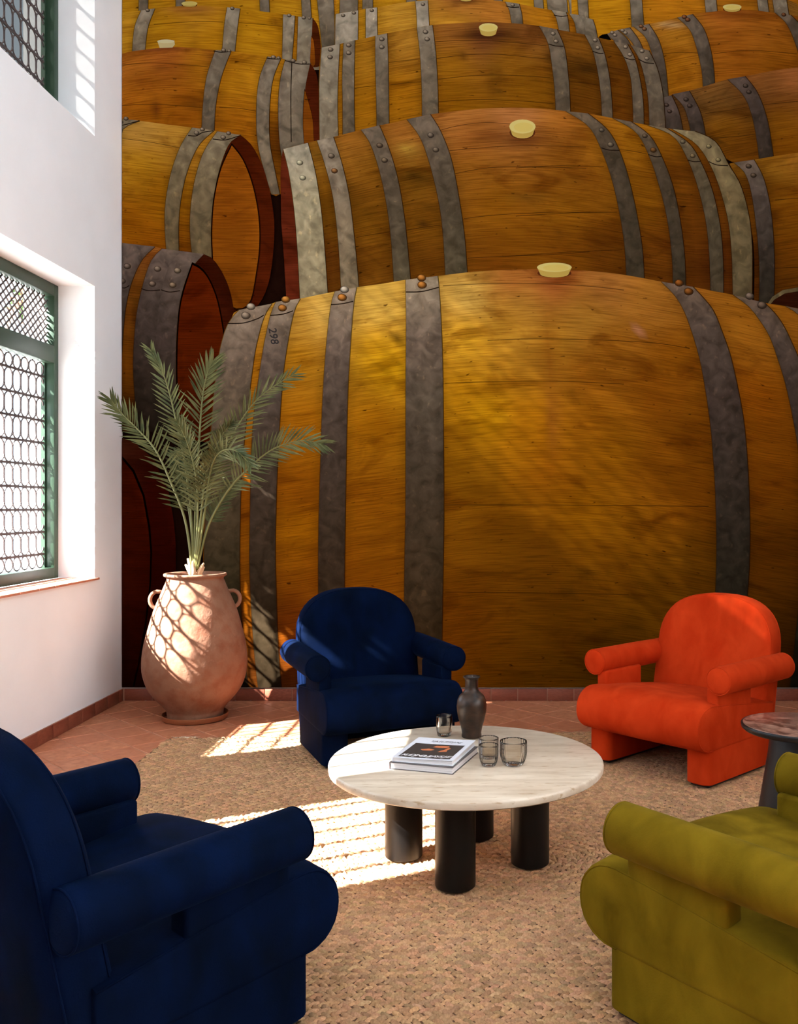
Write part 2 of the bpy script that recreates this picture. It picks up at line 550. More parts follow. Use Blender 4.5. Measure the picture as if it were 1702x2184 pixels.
def window(n, yr, z0, z1, rail, dimming_pane=False, fine=True, plain=False):
    y0, y1 = yr[0] + 0.0015, yr[1] - 0.0015
    z0 += 0.0015; z1 -= 0.0015
    xa, xb = XL - 0.292, XL - 0.227
    win = struct(empty('window_%d' % n, (0, 0, 0)))
    sw = 0.055
    box_obj('frame_stile', (xa, xb, y0, y0 + sw, z0, z1), M_GREEN, win, 0.004)
    box_obj('frame_stile', (xa, xb, y1 - sw, y1, z0, z1), M_GREEN, win, 0.004)
    box_obj('frame_rail', (xa, xb, y0 + sw - 0.003, y1 - sw + 0.003, z0, z0 + 0.068), M_GREEN, win, 0.004)
    box_obj('frame_rail', (xa, xb, y0 + sw - 0.003, y1 - sw + 0.003, z1 - 0.075, z1), M_GREEN, win, 0.004)
    gt = z1 - 0.075
    if rail:
        box_obj('frame_rail', (xa, xb, y0 + sw - 0.003, y1 - sw + 0.003, rail[0], rail[1]), M_GREEN, win, 0.006)
        lattice(win, XL - 0.275, y0 + sw, y1 - sw, rail[1], z1 - 0.075, fine)
        gt = rail[0]
    # inner sash edge that carries the grille
    for b in ((y0 + sw, y0 + sw + 0.014), (y1 - sw - 0.014, y1 - sw)):
        box_obj('sash_edge', (xa - 0.012, xa + 0.012, b[0], b[1], z0 + 0.06, gt + 0.003), M_GREEN, win)
    if plain:           # upright iron bars with two flat cross bars
        nb = round((y1 - y0 - 2 * sw) / 0.15)
        for k in range(1, nb):
            yk = y0 + sw + (y1 - y0 - 2 * sw) * k / nb
            box_obj('grille_bar', (XL - 0.3, XL - 0.28, yk - 0.011, yk + 0.011, z0 + 0.06, gt + 0.003), M_IRON, win)
        for zk in (z0 + 0.3, gt - 0.3):
            box_obj('grille_bar', (XL - 0.304, XL - 0.298, y0 + sw - 0.003, y1 - sw + 0.003, zk - 0.008, zk + 0.008), M_IRON, win)
    else:
        grille(win, XL - 0.29, y0 + sw + 0.012, y1 - sw - 0.012, z0 + 0.068, gt, fine)
    if dimming_pane:
        box_obj('dimming_pane', (xa - 0.03, xa - 0.026, y0 + 0.02, y1 - 0.02, z0 + 0.02, z1 - 0.02), M_DIMGLASS, win)  # added pane, weakens the sun band on the mural
    return win
window(1, W1, 0.8645, 2.70, (2.205, 2.315))
window(2, W1, 3.643, 5.45, (4.99, 5.09), dimming_pane=True)
window(3, W2, 0.85, 2.70, None, fine=False, plain=True)
window(4, W2, 4.12, 5.45, (4.99, 5.09), dimming_pane=True, fine=False)
for n_, (z0, z1) in ((5, (4.2, 6.4)),):      # unseen high window, added to brighten the room
    w_ = struct(empty('window_%d' % n_, (0, 0, 0)))
    k_ = 5
    for i in range(k_ + 1):
        y_ = W3[0] + 0.03 + (W3[1] - W3[0] - 0.06) * i / k_
        box_obj('frame_stile', (XL - 0.28, XL - 0.23, y_ - 0.028, y_ + 0.028, z0 + 0.0015, z1 - 0.0015), M_GREEN, w_, 0.004)
    for z_ in (z0 + 0.04, z1 - 0.04):
        box_obj('frame_rail', (XL - 0.278, XL - 0.232, W3[0] + 0.0015, W3[1] - 0.0015, z_ - 0.035, z_ + 0.035), M_GREEN, w_, 0.004)
w_ = struct(empty('window_6', (0, 0, 0)))  # frame of the added right window that brightens the left wall
for i in range(9):
    y_ = RW[0] + 0.03 + (RW[1] - RW[0] - 0.06) * i / 8
    box_obj('frame_stile', (XR + 0.08, XR + 0.13, y_ - 0.028, y_ + 0.028, RW[2] + 0.0015, RW[3] - 0.0015), M_GREEN, w_, 0.004)
for z_ in (RW[2] + 0.04, RW[3] - 0.04):
    box_obj('frame_rail', (XR + 0.082, XR + 0.128, RW[0] + 0.0015, RW[1] - 0.0015, z_ - 0.035, z_ + 0.035), M_GREEN, w_, 0.004)
for i, (a, b, c, d) in enumerate(OPEN + [RW]):          # light portals: they guide sky light through the openings
    pl = bpy.data.lights.new('sky_portal', 'AREA')
    pl.shape = 'RECTANGLE'; pl.size = d - c; pl.size_y = b - a
    pl.cycles.is_portal = True
    po = bpy.data.objects.new('sky_portal', pl); COL.objects.link(po)
    left = i < len(OPEN)
    po.location = (XO - 0.02 if left else XR + 0.22, (a + b) / 2, (c + d) / 2)
    po.rotation_euler = (0, math.radians(-90 if left else 90), 0)

# ------------------------------------------------------------------ the wall mural: a flat printed photograph of oak barrels
MY = YB - 0.0045                     # plane of the print
MS = FPX / MY
def mxz(px, py):
    return (px - CX) / MS, CAMH - (py - CY) / MS
PRINT_GAIN = 0.58
HOOP_TINT = np.array([0.75, 0.66, 0.55])

def print_mat(name, kind):
    m = mat(name, (0.5, 0.5, 0.5, 1), 0.75)
    bsdf(m).inputs['Specular IOR Level'].default_value = 0.0
    at = nd(m, 'ShaderNodeAttribute', attribute_name='ink')
    uv = nd(m, 'ShaderNodeUVMap')
    def layer(sx, sy, scale, detail, lo, hi, dark, light, dist=0.0):
        mp = nd(m, 'ShaderNodeMapping'); mp.inputs['Scale'].default_value = (sx, sy, 1)
        lk(m, uv.outputs[0], mp.inputs['Vector'])
        n = nd(m, 'ShaderNodeTexNoise'); n.inputs['Scale'].default_value = scale; n.inputs['Detail'].default_value = detail; n.inputs['Distortion'].default_value = dist
        lk(m, mp.outputs[0], n.inputs['Vector'])
        r = nd(m, 'ShaderNodeValToRGB')
        r.color_ramp.elements[0].position = lo; r.color_ramp.elements[0].color = dark
        r.color_ramp.elements[1].position = hi; r.color_ramp.elements[1].color = light
        lk(m, n.outputs['Fac'], r.inputs['Fac'])
        return r.outputs[0]
    c = at.outputs['Color']
    if kind == 'wood':
        c = mixmul(m, c, layer(14, 420, 1, 4, 0.3, 0.6, (0.66, 0.6, 0.5, 1), (1.12, 1.12, 1.12, 1)))
        c = mixmul(m, c, layer(5, 22, 1, 6, 0.3, 0.7, (0.8, 0.76, 0.7, 1), (1.16, 1.17, 1.2, 1), 0.8))
        c = mixmul(m, c, layer(6, 15, 1, 7, 0.3, 0.46, (0.62, 0.54, 0.46, 1), (1, 1, 1, 1), 1.2))
        c = mixmul(m, c, layer(45, 120, 1, 2, 0.24, 0.31, (0.3, 0.25, 0.2, 1), (1, 1, 1, 1)))
    elif kind == 'metal':
        c = mixmul(m, c, layer(40, 40, 1, 8, 0.3, 0.72, (0.62, 0.6, 0.55, 1), (1.38, 1.36, 1.32, 1), 0.6))
        c = mixmul(m, c, layer(90, 60, 1, 3, 0.62, 0.72, (1, 1, 1, 1), (1.5, 1.42, 1.3, 1), 0.4))
    lk(m, c, bsdf(m).inputs['Base Color'])
    return m
M_PWOOD = print_mat('printed_oak', 'wood')
M_PMETAL = print_mat('printed_steel', 'metal')
M_PFLAT = print_mat('printed_ink', 'flat')

mural = box_obj('wall_mural', (XL + 0.003, XR - 0.001, YB - 0.0042, YB - 0.0005, 0.0905, ZC - 0.02), mat('printed_shadow_brown', srgb(18, 6, 3), 0.9))
bsdf(bpy.data.materials['printed_shadow_brown']).inputs['Specular IOR Level'].default_value = 0.0
tag(mural, 'floor-to-ceiling photo mural of stacked oak wine barrels covering the back wall', 'mural')
LAYER = [0]
XMINP, XMAXP, YMAXP = CX + (XL + 0.004) * MS, CX + (XR - 0.012) * MS, CY + (CAMH - 0.0915) * MS

def lin3(c):
    return np.array(srgb(*c)[:3])

def field(pts):
    P = np.array([p[:2] for p in pts], float); C = np.array([lin3(p[2]) for p in pts])
    def f(xy):
        d2 = ((xy[:, None, :] - P[None]) ** 2).sum(2)
        w = 1.0 / (d2 + 35.0 ** 2) ** 1.6
        return (w[:, :, None] * C[None]).sum(1) / w.sum(1)[:, None]
    return f

def blotch(col, xy, spots):
    for (x, y, rx, ry, k, c) in spots:
        d = ((xy[:, 0] - x) / rx) ** 2 + ((xy[:, 1] - y) / ry) ** 2
        w = (min(0.92, k * 1.3) * np.exp(-d))[:, None]
        col = col * (1 - w) + w * lin3(c)
    return col

def flat_mesh(name, xy, faces, cols, uv, material, parent, lev=None):
    """xy are photo pixels of the print; clipped to the mural edges"""
    xy = np.asarray(xy, float).copy()
    xy[:, 0] = np.clip(xy[:, 0], XMINP, XMAXP); xy[:, 1] = np.clip(xy[:, 1], -560, YMAXP)
    y = MY - 0.0001 * LAYER[0]
    lev = np.zeros(len(xy)) if lev is None else lev
    v = [((a - CX) / MS, y - 0.000025 * l, CAMH - (b - CY) / MS) for (a, b), l in zip(xy, lev)]
    me = mesh(name, v, faces, material)
    at = me.attributes.new('ink', 'FLOAT_COLOR', 'POINT')
    cc = np.ones((len(v), 4), np.float32); cc[:, :3] = np.clip(np.asarray(cols) * PRINT_GAIN * np.array([1.0, 1.07, 1.0]), 0, 1)
    at.data.foreach_set('color', cc.ravel())
    ul = me.uv_layers.new(name='UVMap')
    li = np.empty(len(me.loops), np.int32); me.loops.foreach_get('vertex_index', li)
    ul.data.foreach_set('uv', np.asarray(uv, np.float32)[li].ravel())
    return obj(name, me, parent)

def resample(c, n):
    c = np.asarray(c, float)
    d = np.r_[0, np.cumsum(np.hypot(*np.diff(c, axis=0).T))]
    # Catmull-Rom through the points, then uniform
    out = []
    for i in range(len(c) - 1):
        p0, p1, p2, p3 = c[max(i - 1, 0)], c[i], c[i + 1], c[min(i + 2, len(c) - 1)]
        for t in np.linspace(0, 1, 8, endpoint=False):
            out.append(0.5 * ((2 * p1) + (-p0 + p2) * t + (2 * p0 - 5 * p1 + 4 * p2 - p3) * t * t + (-p0 + 3 * p1 - 3 * p2 + p3) * t ** 3))
    out.append(c[-1]); out = np.array(out)
    d = np.r_[0, np.cumsum(np.hypot(*np.diff(out, axis=0).T))]
    u = np.linspace(0, d[-1], n)
    return np.stack([np.interp(u, d, out[:, 0]), np.interp(u, d, out[:, 1])], 1)

def cat_s(curves, ss):
    """smooth interpolation across curves: curves (k, n, 2) at s=0..k-1"""
    k = len(curves); res = []
    for s in ss:
        i = min(int(s), k - 2); t = s - i
        p0, p1, p2, p3 = curves[max(i - 1, 0)], curves[i], curves[i + 1], curves[min(i + 2, k - 1)]
        h0 = max(np.abs(p1[0, 0] - p0[0, 0]), 1e-3); h1 = max(np.abs(p2[0, 0] - p1[0, 0]), 1e-3); h2 = max(np.abs(p3[0, 0] - p2[0, 0]), 1e-3)
        m1 = (p2 - p0) / (h0 + h1) * h1 if i > 0 else (p2 - p1)
        m2 = (p3 - p1) / (h1 + h2) * h1 if i < k - 2 else (p2 - p1)
        t2, t3 = t * t, t ** 3
        res.append((2 * t3 - 3 * t2 + 1) * p1 + (t3 - 2 * t2 + t) * m1 + (-2 * t3 + 3 * t2) * p2 + (t3 - t2) * m2)
    return np.array(res)

def strip(points, w, n=None):
    """ribbon around a polyline, width w in pixels"""
    p = resample(points, n or max(6, int(len(points) * 5)))
    d = np.gradient(p, axis=0); d /= np.maximum(np.hypot(d[:, 0], d[:, 1]), 1e-6)[:, None]
    nrm = np.stack([-d[:, 1], d[:, 0]], 1)
    a, b = p + nrm * w / 2, p - nrm * w / 2
    m = len(p)
    return np.r_[a, b], [(i, i + 1, m + i + 1, m + i) for i in range(m - 1)]

class Ink:
    """collects flat coloured shapes for one joined mesh"""
    def __init__(s): s.v = []; s.f = []; s.c = []; s.n = 0; s.l = []; s.lev = 0
    def add(s, v, f, c):
        v = np.asarray(v, float)
        s.v.append(v); s.f += [tuple(i + s.n for i in q) for q in f]; s.n += len(v); s.l.append(np.full(len(v), s.lev)); s.lev = (s.lev + 1) % 4
        c = np.asarray(c, float)
        s.c.append(np.tile(c, (len(v), 1)) if c.ndim == 1 else c)
    def ell(s, x, y, rx, ry, c, n=14, rot=0.0):
        t = np.linspace(0, 2 * np.pi, n, endpoint=False)
        a, b = rx * np.cos(t), ry * np.sin(t)
        s.add(np.stack([x + a * math.cos(rot) - b * math.sin(rot), y + a * math.sin(rot) + b * math.cos(rot)], 1), [tuple(range(n))], lin3(c))
    def build(s, name, material, parent):
        v = np.concatenate(s.v)
        LAYER[0] += 1
        return flat_mesh(name, v, s.f, np.concatenate(s.c), v / 1000.0, material, parent, np.concatenate(s.l))

def barrel(curves, hoops, wood, hoopcol, spots=(), seams=(), rivets=(), clasps=(), bung=None, seam_col=(58, 26, 6), edge=2.2, ends=None, NT=26):
    """curves: hoop edges and other meridians, left to right, each a list of pixels from top to bottom.
    hoops: indices i so that curves[i]..curves[i+1] is a steel hoop, with index into hoopcol."""
    cv = np.array([resample(c, NT) for c in curves])
    ss = []
    for i in range(len(cv) - 1):
        n = max(2, int(abs(cv[i + 1][0, 0] - cv[i][0, 0]) / 14))
        ss += list(i + np.arange(n) / n)
    ss.append(len(cv) - 1)
    G = cat_s(cv, ss)
    ns = len(ss)
    def grid_faces(a, b):
        return [(i * b + j, i * b + j + 1, (i + 1) * b + j + 1, (i + 1) * b + j) for i in range(a - 1) for j in range(b - 1)]
    top = G[:, 0, :]
    o_ = np.argsort(top[:, 0])
    def uvs(xy):
        yt = np.interp(xy[:, 0], top[o_, 0], top[o_, 1])
        return np.stack([xy[:, 0] / 1000, (xy[:, 1] - yt * 0.9) / 1000], 1) + LAYER[0] * 0.37
    xy = G.reshape(-1, 2)
    LAYER[0] += 1
    fw = field(wood)
    col = blotch(fw(xy), xy, spots)
    he = [k for i, _ in hoops for k in (i, i + 1)]
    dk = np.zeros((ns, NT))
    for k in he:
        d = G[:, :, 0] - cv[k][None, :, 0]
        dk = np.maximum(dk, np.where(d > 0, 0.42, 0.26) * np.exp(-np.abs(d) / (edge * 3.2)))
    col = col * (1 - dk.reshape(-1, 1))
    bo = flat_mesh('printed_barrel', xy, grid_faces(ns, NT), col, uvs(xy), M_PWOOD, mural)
    # stave seams and hoop edges
    ink = Ink()
    for sm in seams:
        v, f = strip(sm, edge * 0.6)
        base = lin3(seam_col)
        ink.add(v, f, 0.45 * base + 0.55 * fw(v) * 0.45)
    for i, hc in hoops:
        v, f = strip(curves[i + 1], edge * 1.5); ink.add(v, f, 0.5 * lin3((40, 18, 5)) + 0.5 * fw(v) * 0.3)
        v, f = strip(curves[i], edge); ink.add(v, f, 0.4 * lin3((52, 30, 10)) + 0.6 * fw(v) * 0.4)
    if ink.v: ink.build('printed_stave_seams', M_PFLAT, bo)['kind'] = 'stuff'
    LAYER[0] += 1
    for i, hc in hoops:
        m = 4
        g = np.array([cv[i] * (1 - t) + cv[i + 1] * t for t in np.linspace(0, 1, m)])
        x2 = g.reshape(-1, 2)
        cc = np.array([lin3(c) for c in hoopcol[hc]])
        tt = np.tile(np.linspace(0, len(cc) - 1, NT), m)
        c3 = np.stack([np.interp(tt, range(len(cc)), cc[:, k]) for k in range(3)], 1)
        lat = np.repeat([0.9, 1.06, 1.02, 0.85], NT)[:, None]
        flat_mesh('printed_hoop', x2, grid_faces(m, NT), c3 * lat * HOOP_TINT, x2 / 1000 + i * 0.21, M_PMETAL, bo)
    ink = Ink()
    for cl in clasps:
        v, f = strip(cl, edge * 0.9); ink.add(v, f, lin3((36, 22, 14)))
    if ink.v: ink.build('printed_clasp_edges', M_PFLAT, bo)['kind'] = 'stuff'
    LAYER[0] += 1
    for (x, y, r, c) in rivets:
        t = np.linspace(0, 2 * np.pi, 12, endpoint=False)
        ring = lambda k, dx, dy: np.stack([x + dx * r + r * k * np.cos(t), y + dy * r + r * 0.75 * k * np.sin(t)], 1)
        v = np.r_[ring(1.2, 0.22, 0.3), ring(1.0, 0.02, 0.03), ring(0.75, 0, 0), ring(0.3, -0.2, -0.25), [[x - 0.2 * r, y - 0.2 * r]]]
        hi = tuple(min(255, int(q * 1.3 + 14)) for q in c)
        cc = np.array([lin3((48, 30, 20))] * 12 + [lin3(tuple(int(q * 0.7) for q in c))] * 12 + [lin3(c)] * 12 + [lin3(hi)] * 13)
        fc = [(12 * q + k, 12 * q + (k + 1) % 12, 12 * (q + 1) + (k + 1) % 12, 12 * (q + 1) + k) for q in range(3) for k in range(12)] + [(36 + k, 36 + (k + 1) % 12, 48) for k in range(12)]
        flat_mesh('printed_rivet', v, fc, cc, v / 1000.0, M_PFLAT, bo)
    if bung:
        bx, by, rx, ry, hgt = bung
        ink = Ink()
        n = 20
        t = np.linspace(0, 2 * np.pi, n, endpoint=False)
        ink.ell(bx, by + hgt * 0.9, rx * 0.98, ry * 0.95, (96, 44, 20), 20)
        side = np.r_[np.stack([bx + rx * np.cos(np.linspace(np.pi, 0, 12)), by + ry * 0.2 * np.sin(np.linspace(np.pi, 0, 12))], 1),
                     np.stack([bx + rx * 0.82 * np.cos(np.linspace(0, np.pi, 12)), by + hgt + ry * 0.75 * np.sin(np.linspace(0, np.pi, 12))], 1)]
        ink.add(side, [tuple(range(len(side)))], lin3((206, 168, 84)))
        ink.ell(bx, by, rx, ry, (228, 200, 122), 20)
        ink.ell(bx + rx * 0.08, by + ry * 0.1, rx * 0.74, ry * 0.68, (228, 195, 108), 18)
        ink.build('printed_bung', M_PFLAT, bo)
    return bo

def z1(*p): return [(a / 2.4314, b / 2.4314) for a, b in p]                    # coordinates read in enlargements of the photo
def z2(*p): return [(600 + a / 2.6185, b / 2.6185) for a, b in p]
def z3(*p): return [(1100 + a / 2.8272, b / 2.8272) for a, b in p]
def z4(*p): return [(a / 2.73, 500 + b / 2.73) for a, b in p]

def head(parent, outer, inner, c_rim, c_head, c_gap=(14, 4, 2)):
    """round barrel end seen at an angle: dark rim and inset board"""
    outer = resample(list(outer) + [outer[0]], 60)[:-1]; inner = resample(list(inner) + [inner[0]], 60)[:-1]
    ink = Ink(); ink.add(np.asarray(outer, float), [tuple(range(len(outer)))], lin3(c_rim)); ink.build('printed_rim', M_PWOOD, parent)
    c = inner.mean(0)
    ink = Ink()
    ink.add(c + (inner - c) * np.array([1.06, 1.03]), [tuple(range(len(inner)))], lin3(c_gap)); ink.build('printed_gap', M_PFLAT, parent)
    ink = Ink(); n = len(inner)
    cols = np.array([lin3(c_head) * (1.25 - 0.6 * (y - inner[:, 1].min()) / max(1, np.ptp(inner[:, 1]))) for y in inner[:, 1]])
    ink.add(inner, [tuple(range(n))], cols)
    ink.build('printed_head', M_PWOOD, parent)

STEEL_LT = [(192, 182, 178), (176, 164, 154), (160, 148, 138)]
STEEL_MD = [(168, 156, 150), (142, 130, 122), (120, 108, 98)]
STEEL_DK = [(140, 126, 122), (108, 96, 92), (84, 75, 68)]
STEEL_XD = [(112, 98, 100), (88, 76, 76), (70, 60, 56)]
RV = (128, 108, 92); RO = (150, 92, 38)

# rows beyond the picture's upper edge
for row, (yy, x0) in enumerate(((-580, 60), (-490, 330), (-390, 140), (-300, 380), (-210, 120), (-110, 340))):
    for k in range(-1, 4):
        xa = x0 + k * 560; w = 500
        top = lambda u: yy + 45 * (2 * u - 1) ** 2
        us = [0.0, 0.1, 0.14, 0.2, 0.32, 0.38, 0.5, 0.62, 0.68, 0.8, 0.86, 0.9, 1.0]
        cvs = [[(xa + w * u, top(u)), (xa + w * (0.5 + (u - 0.5) * 1.05), yy + 120), (xa + w * (0.5 + (u - 0.5) * 1.08), yy + 260)] for u in us]
        if xa + w > XMINP + 30 and xa < XMAXP - 30:
            barrel(cvs, [(0, 0), (2, 0), (4, 0), (7, 0), (9, 0), (11, 0)], [(xa, yy, (205, 145, 40)), (xa + w, yy, (200, 135, 30)), (xa + w / 2, yy + 150, (180, 110, 20))], [STEEL_LT], NT=10)

def vs(x0, x1, y0, y1, dx=0): return [(x0, y0), ((x0 + x1) / 2 + dx, (y0 + y1) / 2), (x1, y1)]
# top strip, three barrels cut by the picture's edge
Wt = lambda xs: [(x, 10, (204, 140, 28)) for x in xs]
barrel([vs(240, 240, -30, 60), vs(298, 296, -34, 60), vs(317, 315, -36, 60), vs(376, 376, -40, 60), vs(395, 395, -40, 60), vs(553, 558, -36, 80), vs(572, 578, -34, 80), vs(642, 648, -26, 90), vs(660, 668, -24, 90), vs(675, 688, -20, 110), vs(711, 716, -12, 110)],
       [(1, 0), (3, 0), (5, 0), (7, 0), (9, 0)], Wt((260, 450, 600)), [STEEL_MD], NT=10)
barrel([vs(718, 716, -10, 60), vs(726, 724, -14, 60), vs(764, 762, -20, 60), vs(774, 773, -22, 60), vs(795, 795, -24, 60), vs(867, 868, -30, 50), vs(888, 889, -31, 50), vs(970, 970, -33, 50), vs(1053, 1055, -30, 60), vs(1070, 1073, -29, 60), vs(1137, 1143, -20, 60), vs(1156, 1162, -17, 60), vs(1165, 1172, -15, 60), vs(1207, 1216, -8, 80), vs(1212, 1222, -6, 80), vs(1250, 1258, 0, 80)],
       [(1, 0), (3, 0), (5, 0), (8, 0), (10, 0), (12, 0), (14, 0)], Wt((800, 1000, 1150)), [STEEL_MD], NT=10)
barrel([vs(1218, 1220, -10, 100), vs(1231, 1238, -14, 100), vs(1252, 1258, -16, 100), vs(1342, 1350, -24, 100), vs(1366, 1376, -25, 100), vs(1430, 1436, -27, 100), vs(1500, 1512, -24, 100), vs(1524, 1536, -22, 100), vs(1613, 1626, -12, 100), vs(1634, 1648, -9, 100), vs(1646, 1662, -6, 100), vs(1676, 1692, 0, 100), vs(1700, 1712, 10, 100)],
       [(1, 0), (3, 0), (6, 0), (8, 0), (10, 0)], [(1280, 30, (200, 132, 22)), (1440, 20, (196, 120, 24)), (1580, 20, (176, 106, 24)), (1690, 20, (150, 100, 40))], [STEEL_MD], NT=10)
barrel([vs(1712, 1706, 0, 120), vs(1750, 1744, -14, 120), vs(1775, 1770, -18, 120), vs(1850, 1850, -24, 120), vs(1950, 1950, -24, 120)], [(1, 0)], Wt((1750, 1900)), [STEEL_MD], NT=10)

# left column, from the top
A = barrel([z1((600, 76), (598, 200), (596, 330)), z1((735, 58), (700, 150), (688, 285)), z1((805, 48), (768, 150), (752, 285)), z1((950, 35), (935, 160), (930, 290)), z1((1060, 33), (1050, 160), (1046, 290)), z1((1180, 42), (1165, 140), (1153, 290)), z1((1246, 48), (1232, 150), (1217, 290)), z1((1355, 62), (1345, 180), (1340, 300)),
             z1((1470, 78), (1468, 180), (1465, 320)), z1((1530, 86), (1524, 190), (1514, 320)), z1((1548, 90), (1545, 190), (1540, 330)), z1((1624, 98), (1618, 200), (1610, 330))],
            [(1, 0), (5, 0), (8, 0), (10, 0)], [(270, 45, (214, 150, 40)), (350, 60, (206, 140, 24)), (420, 40, (214, 146, 40)), (450, 80, (196, 128, 18)), (560, 60, (206, 140, 24)), (640, 80, (190, 120, 20))], [STEEL_LT],
            spots=[(405, 20, 50, 10, 0.45, (150, 80, 60)), (592, 48, 14, 9, 0.5, (110, 62, 20)), (410, 80, 10, 30, 0.3, (140, 90, 20))],
            seams=[z1((800, 130), (1000, 116), (1160, 118)), z1((1230, 120), (1350, 130), (1465, 140))], rivets=[(*z1((767, 55))[0], 4, RV), (*z1((1205, 45))[0], 4, RV), (*z1((1500, 82))[0], 4, RV), (*z1((1575, 93))[0], 4, RV), (*z1((1605, 97))[0], 3, RV)], bung=(405, 9, 17, 4.5, 4), NT=14)
head(A, z1((1622, 98), (1646, 130), (1660, 190), (1668, 280), (1668, 340), (1612, 340), (1618, 200)), z1((1616, 190), (1628, 220), (1634, 290), (1634, 340), (1611, 340)), (84, 34, 10), (150, 78, 18))
B = barrel([z1((590, 290), (588, 500), (588, 690)), z1((700, 268), (696, 480), (694, 690)), z1((900, 248), (890, 480), (888, 690)), z1((1000, 252), (985, 470), (978, 690)), z1((1120, 264), (1075, 400), (1055, 550), (1048, 700)), z1((1200, 268), (1150, 400), (1120, 550), (1112, 700)), z1((1300, 284), (1262, 430), (1245, 580), (1240, 720), (1250, 830)),
             z1((1390, 297), (1345, 420), (1332, 580), (1338, 740), (1370, 880), (1410, 1010)), z1((1458, 305), (1415, 420), (1398, 580), (1400, 740), (1425, 880), (1452, 1010)), z1((1482, 312), (1455, 420), (1445, 560), (1452, 740), (1475, 880), (1500, 1010)), z1((1612, 332), (1586, 450), (1573, 600), (1577, 740), (1595, 880), (1620, 1010))],
            [(4, 0), (7, 0), (9, 0)], [(270, 140, (196, 116, 40)), (360, 120, (196, 108, 44)), (300, 200, (186, 106, 24)), (400, 230, (176, 98, 20)), (430, 130, (190, 120, 24)), (500, 180, (198, 128, 22)), (560, 160, (196, 130, 26)), (520, 260, (170, 98, 16)), (590, 300, (90, 46, 8)), (330, 260, (180, 104, 18))], [STEEL_MD],
            spots=[(335, 235, 8, 18, 0.5, (96, 34, 20)), (310, 180, 8, 14, 0.4, (120, 44, 24)), (340, 145, 26, 5, 0.35, (110, 60, 24)), (415, 222, 22, 14, 0.45, (84, 44, 14)), (450, 120, 14, 26, 0.35, (120, 40, 34)), (340, 104, 60, 5, 0.5, (140, 70, 60))],
            seams=[z1((600, 552), (800, 545), (1050, 560)), z1((600, 345), (800, 330), (1080, 350)), z1((1140, 560), (1240, 565), (1330, 580))],
            rivets=[(*z1((1160, 262))[0], 4.5, RV), (*z1((1190, 265))[0], 3.5, RV), (*z1((1418, 298))[0], 4.5, RV), (*z1((1445, 302))[0], 3.5, RV), (*z1((1520, 316))[0], 4.5, RV), (*z1((1578, 325))[0], 4.5, RV)],
            clasps=[z1((1515, 330), (1510, 500), (1512, 740)), z1((1110, 268), (1150, 275), (1196, 270)), z1((1385, 305), (1420, 310), (1452, 310)), z1((1480, 318), (1550, 335), (1608, 336))], NT=22)
head(B, z1((1610, 332), (1640, 380), (1652, 450), (1658, 560), (1660, 760), (1700, 1010), (1600, 1010), (1577, 740), (1573, 600), (1586, 450)), z1((1582, 470), (1600, 530), (1622, 620), (1630, 740), (1660, 1010), (1610, 1010), (1579, 740), (1574, 600)), (84, 30, 12), (126, 66, 14))
ink = Ink()
s_ = [(337, 90), (373, 88), (374, 97), (369, 103), (342, 104)]
ink.add(np.array(s_, float), [tuple(range(5))], lin3((232, 204, 150))); ink.ell(355, 90, 18.5, 4, (240, 222, 176), 18); ink.build('printed_bung', M_PFLAT, B)

Cb = barrel([z1((560, 622), (480, 700), (420, 900), (400, 1330)), z1((640, 620), (560, 700), (500, 900), (480, 1330)), z1((728, 630), (640, 672), (560, 800), (520, 1000), (500, 1330)), z1((860, 648), (790, 750), (740, 900), (715, 1080), (715, 1330)),
             z1((1000, 665), (940, 760), (890, 900), (862, 1050), (858, 1180), (868, 1330)), z1((1112, 680), (1030, 760), (970, 900), (938, 1050), (928, 1180), (930, 1330)),
             z1((1130, 685), (1060, 790), (1015, 930), (993, 1070), (988, 1200), (1002, 1350)), z1((1252, 704), (1190, 750), (1140, 880), (1110, 1030), (1100, 1180), (1104, 1350))],
            [(1, 0), (4, 0), (6, 0)], [(300, 275, (222, 164, 76)), (400, 285, (216, 156, 60)), (300, 350, (204, 140, 26)), (350, 420, (176, 112, 12)), (290, 480, (172, 100, 12)), (330, 510, (164, 92, 12)), (430, 300, (196, 128, 30)), (395, 440, (140, 84, 12)), (395, 520, (120, 66, 10))],
            [[(172, 160, 148), (160, 146, 126), (140, 126, 106), (120, 106, 84)]],
            spots=[(330, 420, 40, 20, 0.25, (130, 70, 10)), (300, 380, 30, 12, 0.2, (150, 84, 10))],
            seams=[z1((625, 720), (780, 740), (935, 770))],
            rivets=[(*z1((1020, 690))[0], 5, RV), (*z1((1050, 672))[0], 4.5, RV), (*z1((1158, 713))[0], 5, RV), (*z1((1186, 692))[0], 4.5, RV), (*z1((655, 616))[0], 4.5, RV), (*z1((628, 634))[0], 4.5, RV)],
            clasps=[z1((978, 706), (1020, 708), (1055, 690), (1108, 682)), z1((1105, 724), (1160, 730), (1200, 722), (1248, 706)), z1((625, 655), (660, 648), (726, 630))], NT=24)
head(Cb, z1((1250, 704), (1310, 760), (1370, 880), (1410, 1040), (1425, 1180), (1415, 1350), (1385, 1500), (1320, 1600), (1200, 1600), (1120, 1400), (1104, 1300), (1102, 1180), (1112, 1030), (1142, 880), (1190, 752)),
     z1((1205, 758), (1262, 835), (1310, 960), (1340, 1110), (1347, 1250), (1332, 1400), (1290, 1580), (1190, 1580), (1118, 1400), (1106, 1300), (1104, 1180), (1116, 1030), (1150, 880)), (74, 24, 6), (146, 78, 16), (30, 8, 2))
